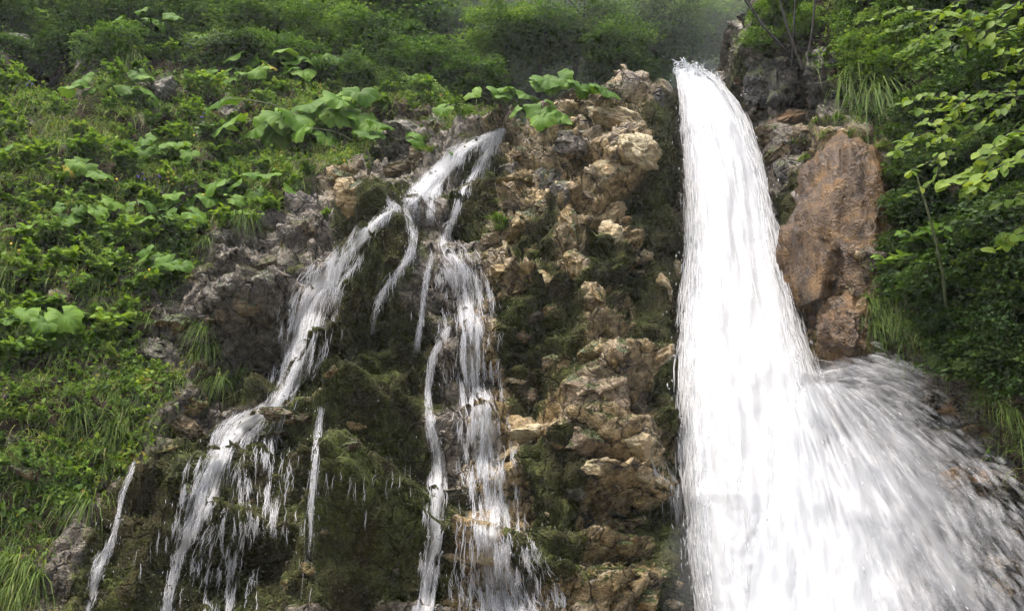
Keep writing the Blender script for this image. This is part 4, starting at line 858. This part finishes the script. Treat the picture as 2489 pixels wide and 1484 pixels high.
for tx, ty, n in [(160,240,2),(185,235,2),(405,466,2),(425,468,3),(275,465,2),(48,635,2),(365,705,2),(510,75,1),(295,55,2),(500,515,1),(475,365,1)]:
    flower(tx, ty, F_YEL, 'small yellow wild flower next to @', 'slope', n)
for tx, ty, n in [(90,190,4),(105,210,4),(80,230,3),(490,318,2),(505,320,2),(360,465,3),(305,485,2),(400,450,2),(455,130,3)]:
    flower(tx, ty, F_PUR, 'small purple wild flower next to @', 'slope', n)

# ---- ground cover: what nobody could count
def cover_points(dens, n, seed):
    r = np.random.default_rng(seed); vis = (TX2 > -260) & (TX2 < 2760) & (TY2 > -120) & (TY2 < 1600); wgt = dens*vis; k = r.choice(len(P2), n, p=wgt/wgt.sum())
    return P2[k]+N2[k]*r.uniform(0, .03, n)[:, None]+r.normal(0, .012, (n, 3)), N2[k], k, r
bare = np.zeros(len(P2))
for bx_, by_, rx, ry in BARE: bare = np.maximum(bare, np.exp(-(((TX-bx_)/rx)**2+((TY-by_)/ry)**2)**2))
pn = fbm(P, .45, 4, 91); lvl = veg*(1-bare*.95)*sstep(2.2, .3, over)
left = TX < 1500
dl = lvl*(.04+sstep(-.02, .24, pn))*np.where(left, 1., .7)
Q, N, k, r = cover_points(dl, 44000, 93)
D_ = unit(len(Q), r)+N*.5+np.array([0, -.25, -.1]); tone = np.clip(.45+1.3*fbm(Q, .3, 3, 95)+r.normal(0, .16, len(Q)), 0, .96); tone = np.where(r.random(len(Q)) < .012, 1., tone)
Q = Q+N*(r.random(len(Q))**2*.12)[:, None]
V, F, a = leaf_cloud(Q, D_, N+r.normal(0, .4, N.shape), r.uniform(.024, .07, len(Q)), tone)
tag(obj('ground_cover', mesh_np('ground_cover', V, F, att=a), G_COVER), 'dense low green ground cover of small leaves on the banks', 'ground cover', kind='stuff')
dg = lvl*(.25+sstep(-.05, .3, fbm(P, .6, 3, 97)))*sstep(140, 300, TY2)
Q, N, k, r = cover_points(dg, 34000, 99)
D_ = N*.6+r.normal(0, .45, Q.shape)+np.array([0, -.15, .45]); tone = np.clip(r.normal(.45, .2, len(Q)), 0, .9); tone = np.where(r.random(len(Q)) < .10, 1., tone)
V, F, a = blades(Q, D_, r.uniform(.10, .32, len(Q)), r.uniform(.0022, .0045, len(Q)), r.uniform(.4, 1.5, len(Q)), tone, 5)
tag(obj('grass', mesh_np('grass', V, F, att=a), G_GRASS), 'thin hanging grass growing all over the banks', 'grass', kind='stuff')
# moss cushions: short dark fronds on the mossy rock
M_MOSS = leaf_material('moss_frond', [(.0, (0.022, 0.018, 0.009)), (.3, (0.049, 0.041, 0.019)), (.5, (0.049, 0.058, 0.018)), (.8, (0.095, 0.124, 0.027)), (1., (0.162, 0.223, 0.041))], .55, .15, .35, 0.)
dm_ = np.clip(mossA-.25, 0, 1)*(1-veg)*sstep(.6, .1, over)
Q, N, k, r = cover_points(dm_, 42000, 103)
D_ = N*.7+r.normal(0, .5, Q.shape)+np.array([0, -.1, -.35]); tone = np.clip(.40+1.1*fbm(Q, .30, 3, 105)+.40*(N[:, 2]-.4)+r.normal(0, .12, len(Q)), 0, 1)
V, F, a = leaf_cloud(Q, D_, N+r.normal(0, .3, N.shape), r.uniform(.010, .026, len(Q)), tone, .3)
tag(obj('moss', mesh_np('moss', V, F, att=a), M_MOSS), 'shaggy dark olive moss covering the wet rock', 'moss', kind='stuff')

# ------------------------------------------------------------------ the wood behind, shrubs, hanging branches
def crown_mesh(seed, n, nc, leaf, flat=.55, clump=.30, squash=(1, 1, .85)):
    """leaves gathered in drooping layered sprays spread through a ball of radius 1"""
    r = np.random.default_rng(seed); c = unit(nc, r)*(r.random((nc, 1))**.38)*.82*np.array(squash); k = r.integers(0, nc, n)
    rad = clump*r.uniform(.6, 1.3, nc); off = r.normal(0, 1, (n, 3))*np.array([1, 1, .32]); P_ = c[k]+off*rad[k][:, None]*.62
    P_[:, 2] -= .35*np.hypot(off[:, 0], off[:, 1])**2*rad[k]*.25
    D = np.stack([off[:, 0], off[:, 1], 0*off[:, 0]-.35], 1)+r.normal(0, .45, (n, 3)); U = np.array([0, -.25, 1.])+r.normal(0, .45, (n, 3))
    tone = np.clip(.30+.35*r.random(nc)[k]+.16*r.normal(size=n)+.18*off[:, 2], 0, 1)
    return leaf_cloud(P_, D, U, leaf*r.uniform(.6, 1.25, n), tone, .34)
def limb_mesh(seed, n=9):
    r = np.random.default_rng(seed); L = []
    for k in range(n):
        e = unit(1, r)[0]*np.array([.8, .8, .7]); t = np.linspace(0, 1, 6)[:, None]; s = np.array([0, 0, -.6+.6*r.random()]); p = s+(e-s)*t; p[:, 2] += .15*np.sin(t[:, 0]*3); L.append(tube(p, np.linspace(.028, .008, 6), 4))
    return mesh_np('limbs', *join(L)[:2])
CROWN = []
for s in range(5):
    V, F, a = crown_mesh(500+s, 8000, 60, .07, clump=.24); m = mesh_np('crown', V, F, att=a); m.materials.append(G_TREE); lm = limb_mesh(520+s); lm.materials.append(G_BARK); CROWN.append((m, lm))
ntree = [0]
def tree(tx, ty, dep, rad, label, group, dark=None, k=None):
    c = Vector(at(tx, ty, dep).tolist()); ntree[0] += 1; k = ntree[0] % 5 if k is None else k
    zb = max(5.0, c.z-3.2); yb_ = max(float(hillY(np.array([c.x]), np.array([zb]))[0])-.6, c.y+.1)
    root = obj('tree', None); root.location = (c.x, yb_, zb); lab2 = label.replace('@', near('wood', tx, ty)); tag(root, lab2, 'tree', lab2); b = Vector((c.x, yb_, zb))
    cr = obj('crown', CROWN[k][0], None, root); cr.location = c-b; cr.scale = (rad*1.15, rad, rad*.9); cr.rotation_euler = (0, 0, random.uniform(0, 6.28))
    if dark: cr.material_slots[0].link = 'OBJECT'; cr.material_slots[0].material = dark
    lb = obj('limbs', CROWN[k][1], None, root); lb.location = c-b; lb.scale = (rad,)*3; lb.rotation_euler = (0, 0, random.uniform(0, 6.28))
    t = np.linspace(0, 1, 8)[:, None]; e = np.array(c-b); p = e*t; p[:, 0] += .12*np.sin(t[:, 0]*5+k); p[:, 1] = e[1]*t[:, 0]**1.6
    obj('trunk', mesh_np('trunk', *tube(p, np.linspace(.11, .04, 8), 7)), G_BARK, root)
for q in [(50,10,15,1.5),(250,-10,15.2,1.6),(450,5,15,1.5),(650,20,15,1.5),(840,50,15.5,1.5),(1030,80,15.6,1.5),(700,-90,15.5,1.7),(400,-110,15,1.7),(100,-110,15,1.6),(950,-60,16,1.7)]:
    tree(*q, 'dark leafy tree of the wood rising behind @', 'trees behind the leafy slope')
for q in [(1200,130,16.2,1.6),(1150,-20,16.5,1.7),(1350,10,17,1.8),(1360,150,17.5,1.6),(1500,60,18,1.8),(1500,190,19,1.5)]:
    tree(*q, 'dim tree of the wood in the haze behind @', 'trees behind the rib')
for q in [(1640,40,21,2.0),(1780,70,23,2.2),(1720,-60,22,2.1),(1860,10,22,2.0),(1620,170,21,1.6),(1740,180,25,2.0),(1830,150,24,1.8)]:
    tree(*q, 'pale misty gully tree beyond @', 'misty trees in the gully', G_LEAF)
for q in [(1500,120,13.6,.75),(1590,90,14.,.7),(1420,40,13.8,.8),(1560,175,14.4,.6),(1690,30,15.,.9),(1770,70,15.5,.8),(1330,80,13.8,.75),(1610,20,14.,.8),(1230,60,13.8,.75)]:
    tree(*q, 'slender light green tree leaning out in front of @', '')
# shrubs on the far bank
SHR = []
for s in range(4):
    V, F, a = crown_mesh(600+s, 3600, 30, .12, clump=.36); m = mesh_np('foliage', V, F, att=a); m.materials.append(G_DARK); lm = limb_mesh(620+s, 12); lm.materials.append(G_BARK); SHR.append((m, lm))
def shrub(tx, ty, rad, label, group, mat=None, fwd=.4, zone='bank'):
    h = hit(tx, ty)
    if h is None: return
    l, n, ds = h; root = obj('shrub', None); root.location = l; lab2 = label.replace('@', near(zone, tx, ty)); tag(root, lab2, 'shrub', lab2); k = random.randrange(4)
    f = obj('foliage', SHR[k][0], None, root); f.location = (0, -rad*fwd, rad*.15); f.scale = (rad*1.1, rad*.8, rad); f.rotation_euler = (.25, random.uniform(-.3, .3), random.uniform(0, 6.28))
    if mat: f.material_slots[0].link = 'OBJECT'; f.material_slots[0].material = mat
    q = obj('stems', SHR[k][1], None, root); q.location = (0, -rad*fwd, rad*.15); q.scale = (rad*.9,)*3
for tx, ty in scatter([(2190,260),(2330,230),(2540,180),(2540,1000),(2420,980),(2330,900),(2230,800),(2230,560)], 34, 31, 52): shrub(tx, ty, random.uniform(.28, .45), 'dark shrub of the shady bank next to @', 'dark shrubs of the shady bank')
for tx, ty in scatter([(2000,-20),(2300,-20),(2330,160),(2230,260),(2140,170),(2040,140)], 15, 37, 50): shrub(tx, ty, random.uniform(.25, .42), 'bright green shrub on the crag next to @', 'bright shrubs on the crag', G_LEAF)
for tx, ty in [(2340,20),(2400,120),(2480,60),(2520,180),(2440,200),(2540,0)]: shrub(tx, ty, .45, 'dark big shrub behind @', 'dark shrubs behind the beech branches')
for tx, ty in [(1845,50),(1880,20),(1930,0),(1960,60),(1850,110)]: shrub(tx, ty, .22, 'light small shrub next to @', 'light shrubs on the brink', G_LEAF)
for tx, ty, s in [(2270,640,1.3),(2320,620,1.2),(2250,740,1.2),(2180,690,1.0),(2330,740,1.3),(2280,700,1.2),(2220,650,.9),(2390,800,1.1),(2350,850,1.0)]:
    put_herb(5, tx, ty, s, 'broad pointed-leaf herb under the shrubs next to @', 'bank')
for tx, ty in [(2440,760),(2460,780),(2480,750)]: put_herb(4, tx, ty, 1.0, 'yellow-green fine-leaved bush on the shady bank', 'fine-leaved bush', 'bush', 'bush', G_BEECH)
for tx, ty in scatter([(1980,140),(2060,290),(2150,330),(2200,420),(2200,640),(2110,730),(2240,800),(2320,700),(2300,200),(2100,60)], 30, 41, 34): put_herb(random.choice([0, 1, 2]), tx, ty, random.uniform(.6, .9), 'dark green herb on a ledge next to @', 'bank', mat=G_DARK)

for tx in range(-30, 1110, 52):
    ty = float(np.interp(tx, [c_[0] for c_ in CREST], [c_[1] for c_ in CREST]))+random.uniform(12, 45); shrub(tx+random.uniform(-15, 15), ty, random.uniform(.26, .46), 'dark brow shrub next to @', '', random.choice([None, G_TREE]), .1, 'slope')
for q in [(0,50,14.,.9),(170,45,14.2,.9),(320,50,14.,.9),(480,55,14.2,.9),(640,60,14.,.9),(800,85,14.,.9),(930,120,13.7,.8),(1040,160,13.4,.75),(1140,190,13.2,.7)]:
    tree(*q, 'low dark tree growing right behind the brow near @', '')
# hanging beech branches: every leaf a piece of its own
def beech_leaf(seed):
    r = np.random.default_rng(seed); t = np.array([0, .18, .45, .72, .92, 1.]); wv_ = np.array([0, .20, .31, .27, .11, 0]); rows = []
    for s in (-1, 0, 1):
        rows.append(np.stack([s*wv_, t, .07*np.abs(s)*np.ones(6)*wv_/.3-.18*t**2+.02*r.normal(size=6)], 1))
    V = np.concatenate(rows); F = [[i, i+1, 6+i+1, 6+i] for i in range(5)]+[[6+i, 6+i+1, 12+i+1, 12+i] for i in range(5)]
    m = mesh_np('leaf', V, np.array(F), att=np.full(18, .5)); m.materials.append(G_BEECH); return m
BLF = [beech_leaf(s) for s in range(4)]
def beech(label, lines, leaf=.062, gap=.034, group=None):
    r = random.Random(label); p0 = at(*lines[0][0]); root = obj('beech_branch', None); root.location = p0.tolist(); tag(root, label, 'branch', group); Ls = []
    for li, ln_ in enumerate(lines):
        p = np.array([at(*q) for q in ln_])-p0; s = np.concatenate([[0], np.cumsum(np.linalg.norm(np.diff(p, axis=0), axis=1))]); q = np.linspace(0, s[-1], 14)
        c = np.stack([np.interp(q, s, p[:, i]) for i in range(3)], 1); c[:, 2] += .01*np.sin(q*18); Ls.append(tube(c, np.linspace(.006, .0018, 14), 4))
        d = s[-1]*.12; side = 1
        while d < s[-1]:
            b = Vector([float(np.interp(d, s, p[:, i])) for i in range(3)])+Vector((r.uniform(-.012, .012), r.uniform(-.04, .04), r.uniform(-.035, .02))); t = Vector([float(np.interp(min(d+.03, s[-1]), s, p[:, i])) for i in range(3)])-b
            if t.length < 1e-5: t = Vector((-1, 0, -.2))
            t.normalize(); sd_ = t.cross(Vector((0, -.45, 1))).normalized()*side; side = -side
            y = (t*r.uniform(.5, 1.)+sd_*r.uniform(.5, 1.)+Vector((0, 0, r.uniform(-.5, .05)))).normalized(); z = (Vector((r.uniform(-.6, .6), -.85+r.uniform(-.9, .8), .85))).normalized(); x_ = y.cross(z).normalized(); z = x_.cross(y)
            lf = obj('leaf', BLF[r.randrange(4)], None, root); sc_ = leaf*r.uniform(.65, 1.2)
            lf.matrix_local = Matrix.Translation(b) @ Matrix((x_, y, z)).transposed().to_4x4() @ Matrix.Diagonal((sc_*r.uniform(.8, 1.15), sc_, sc_, 1))
            d += gap*r.uniform(.6, 1.3)
    obj('twigs', mesh_np('twigs', *join(Ls)[:2]), G_BARK, root)
beech('pale beech branch reaching lowest toward the tall boulder, ending in a single leaf', [[(2680,240,4.3),(2500,320,4.2),(2420,375,4.2),(2350,420,4.15),(2300,445,4.1)],[(2500,320,4.2),(2440,335,4.15),(2390,370,4.1)],[(2420,375,4.2),(2370,450,4.1),(2330,470,4.1)],[(2560,330,4.1),(2470,385,4.0),(2400,425,4.0),(2372,445,4.0)]], .078, .017)
beech('spreading beech branch with flat tiers of leaves beside the hanging grass', [[(2640,190,5.4),(2450,225,5.2),(2330,235,5.1),(2230,232,5.),(2195,245,5.)],[(2450,225,5.2),(2360,260,5.1),(2280,262,5.),(2215,270,5.)],[(2400,232,5.2),(2340,300,5.1),(2270,320,5.),(2215,345,5.),(2170,372,5.)],[(2480,235,5.2),(2400,290,5.1),(2330,340,5.1)],[(2350,240,5.),(2300,290,4.9),(2240,300,4.9)],[(2280,320,5.),(2230,330,4.95),(2190,340,4.9)]], .066, .017)
beech('drooping beech branch at the very top of the bank', [[(2640,-60,4.6),(2470,10,4.5),(2380,40,4.5),(2290,30,4.4),(2235,25,4.4)],[(2470,10,4.5),(2400,70,4.45),(2350,110,4.4),(2330,150,4.4)],[(2400,30,4.5),(2340,70,4.4),(2290,80,4.4)],[(2540,-10,4.5),(2480,60,4.4),(2420,90,4.4),(2380,110,4.35)],[(2600,-40,4.5),(2540,40,4.4),(2500,70,4.4)]], .068, .018)
beech('low beech twig with a withered tip above the shady bank', [[(2660,480,4.3),(2520,530,4.2),(2460,560,4.2),(2415,600,4.15)],[(2540,520,4.2),(2500,560,4.15),(2450,570,4.1)],[(2620,440,4.3),(2510,465,4.2),(2470,480,4.2),(2430,490,4.2)]], .07, .019)
beech('yellowish beech twig hanging beside the edge of the tall boulder', [[(2330,360,5.6),(2280,380,5.5),(2240,400,5.5),(2205,425,5.5)],[(2300,370,5.5),(2270,440,5.5),(2230,460,5.5),(2200,475,5.5)],[(2340,350,5.6),(2300,330,5.5),(2260,350,5.5)]], .058, .024)
beech('bushy beech branch over the bright shrubs on the crag', [[(2420,-40,6.6),(2300,20,6.5),(2220,60,6.5),(2150,75,6.4)],[(2300,20,6.5),(2240,100,6.4),(2180,130,6.4)],[(2260,30,6.5),(2190,20,6.4),(2120,40,6.4)],[(2340,40,6.5),(2290,120,6.4),(2240,150,6.4)]], .062, .018)
beech('short beech branch in the shade below the drooping one', [[(2660,120,5.0),(2520,140,4.9),(2450,165,4.8),(2390,185,4.8)],[(2520,140,4.9),(2470,120,4.8),(2420,130,4.8)],[(2560,150,4.9),(2500,190,4.8),(2450,205,4.8)]], .064, .019)
# bare twigs slanting over the lip
for i_, pts in enumerate([[(1780,-40,10.2),(1830,30,10.2),(1870,75,10.2),(1895,110,10.2)], [(1800,-30,10.1),(1850,60,10.1),(1905,120,10.1),(1925,150,10.2)], [(1935,-60,9.9),(1930,40,9.9),(1925,140,9.9),(1925,170,10.)], [(1985,-60,9.7),(1975,60,9.7),(1960,170,9.8)], [(1880,-60,9.9),(1910,60,9.9),(1950,170,9.9)]]):
    p = np.array([at(*q) for q in pts]); o = obj('bare_twig', mesh_np('bare_twig', *tube(p-p[-1], np.linspace(.008, .02, len(p)), 5)), G_BARK); o.location = p[-1].tolist(); tag(o, 'bare dark twig slanting over the crag beside the lip of the big fall', 'twig', 'bare twigs over the crag')
p = np.array([at(*q) for q in [(2225,420,7.0),(2250,500,7.0),(2270,570,7.1),(2290,660,7.3),(2300,760,7.6)]]); o = obj('sapling_stem', mesh_np('sapling_stem', *tube(p-p[-1], np.linspace(.007, .014, 5), 5)), G_STEM); o.location = p[-1].tolist(); tag(o, 'slender brown sapling stem in front of the dark shrubs past the boulder', 'sapling')
# the tree the branches hang from, out over the bank
broot = obj('beech_tree', None); broot.location = (4.6, 5.2, 0); tag(broot, 'beech tree leaning over the bank and shading it', 'tree')
t = np.linspace(0, 1, 10)[:, None]; pp = np.array([.2, -.3, 7.5])*t; pp[:, 0] += .1*np.sin(t[:, 0]*5); obj('trunk', mesh_np('trunk', *tube(pp, np.linspace(.16, .06, 10), 8)), G_BARK, broot)
for (dx, dy, dz, rr) in [(.6, -.4, 7.0, 1.4), (1.4, .6, 6.4, 1.3)]:
    cr = obj('crown', CROWN[int(rr*10) % 5][0], None, broot); cr.location = (dx, dy, dz); cr.scale = (rr, rr, rr*.8)

# ------------------------------------------------------------------ air
def haze_mat(name, dens, col=(.93, .96, .97)):
    t = NT(name); v = t.n('VolumePrincipled', {'Color': (*col, 1), 'Density': dens, 'Anisotropy': .1}); return t.out(None, v.outputs[0])
bm = bmesh.new(); bmesh.ops.create_cube(bm, size=1.0); me = bpy.data.meshes.new('haze'); bm.to_mesh(me); bm.free()
hz = obj('haze', me, haze_mat('pale_air', .0016)); hz.location = (0, 6, 12.25); hz.scale = (66, 72, 27.5); tag(hz, 'thin spray-filled air of the gorge', 'haze', kind='stuff')
bm = bmesh.new(); bmesh.ops.create_icosphere(bm, subdivisions=4, radius=1.0); me = bpy.data.meshes.new('mist'); bm.to_mesh(me); bm.free()
ms = obj('mist', me, haze_mat('spray_mist', .042)); ms.location = at(1580, 90, 16.).tolist(); ms.scale = (4.4, 4.0, 3.0); tag(ms, 'pale spray mist drifting behind the lip of the big fall', 'mist', kind='stuff')
for tx, ty, dp_, sc_, dn, lab in [(2100,945,8.2,(.62,.35,.28),.30,'soft spray cloud over the burst beside the big fall'),(2250,1150,7.8,(.7,.4,.45),.16,'faint spray cloud drifting off the thick of the burst'),(1690,1420,7.5,(.3,.3,.5),.2,'faint spray cloud along the foot of the big fall')]:
    o = obj('mist', me.copy()); o.data.materials.clear(); o.data.materials.append(haze_mat('spray_cloud', dn)); o.location = at(tx, ty, dp_).tolist(); o.scale = sc_; tag(o, lab, 'mist', kind='stuff')
for tx, ty, s_ in [(2175,430,.22),(2180,520,.24),(2175,620,.24),(2165,700,.22)]: shrub(tx, ty, s_, 'small leafy shrub growing over the edge of @', '', None, .7)
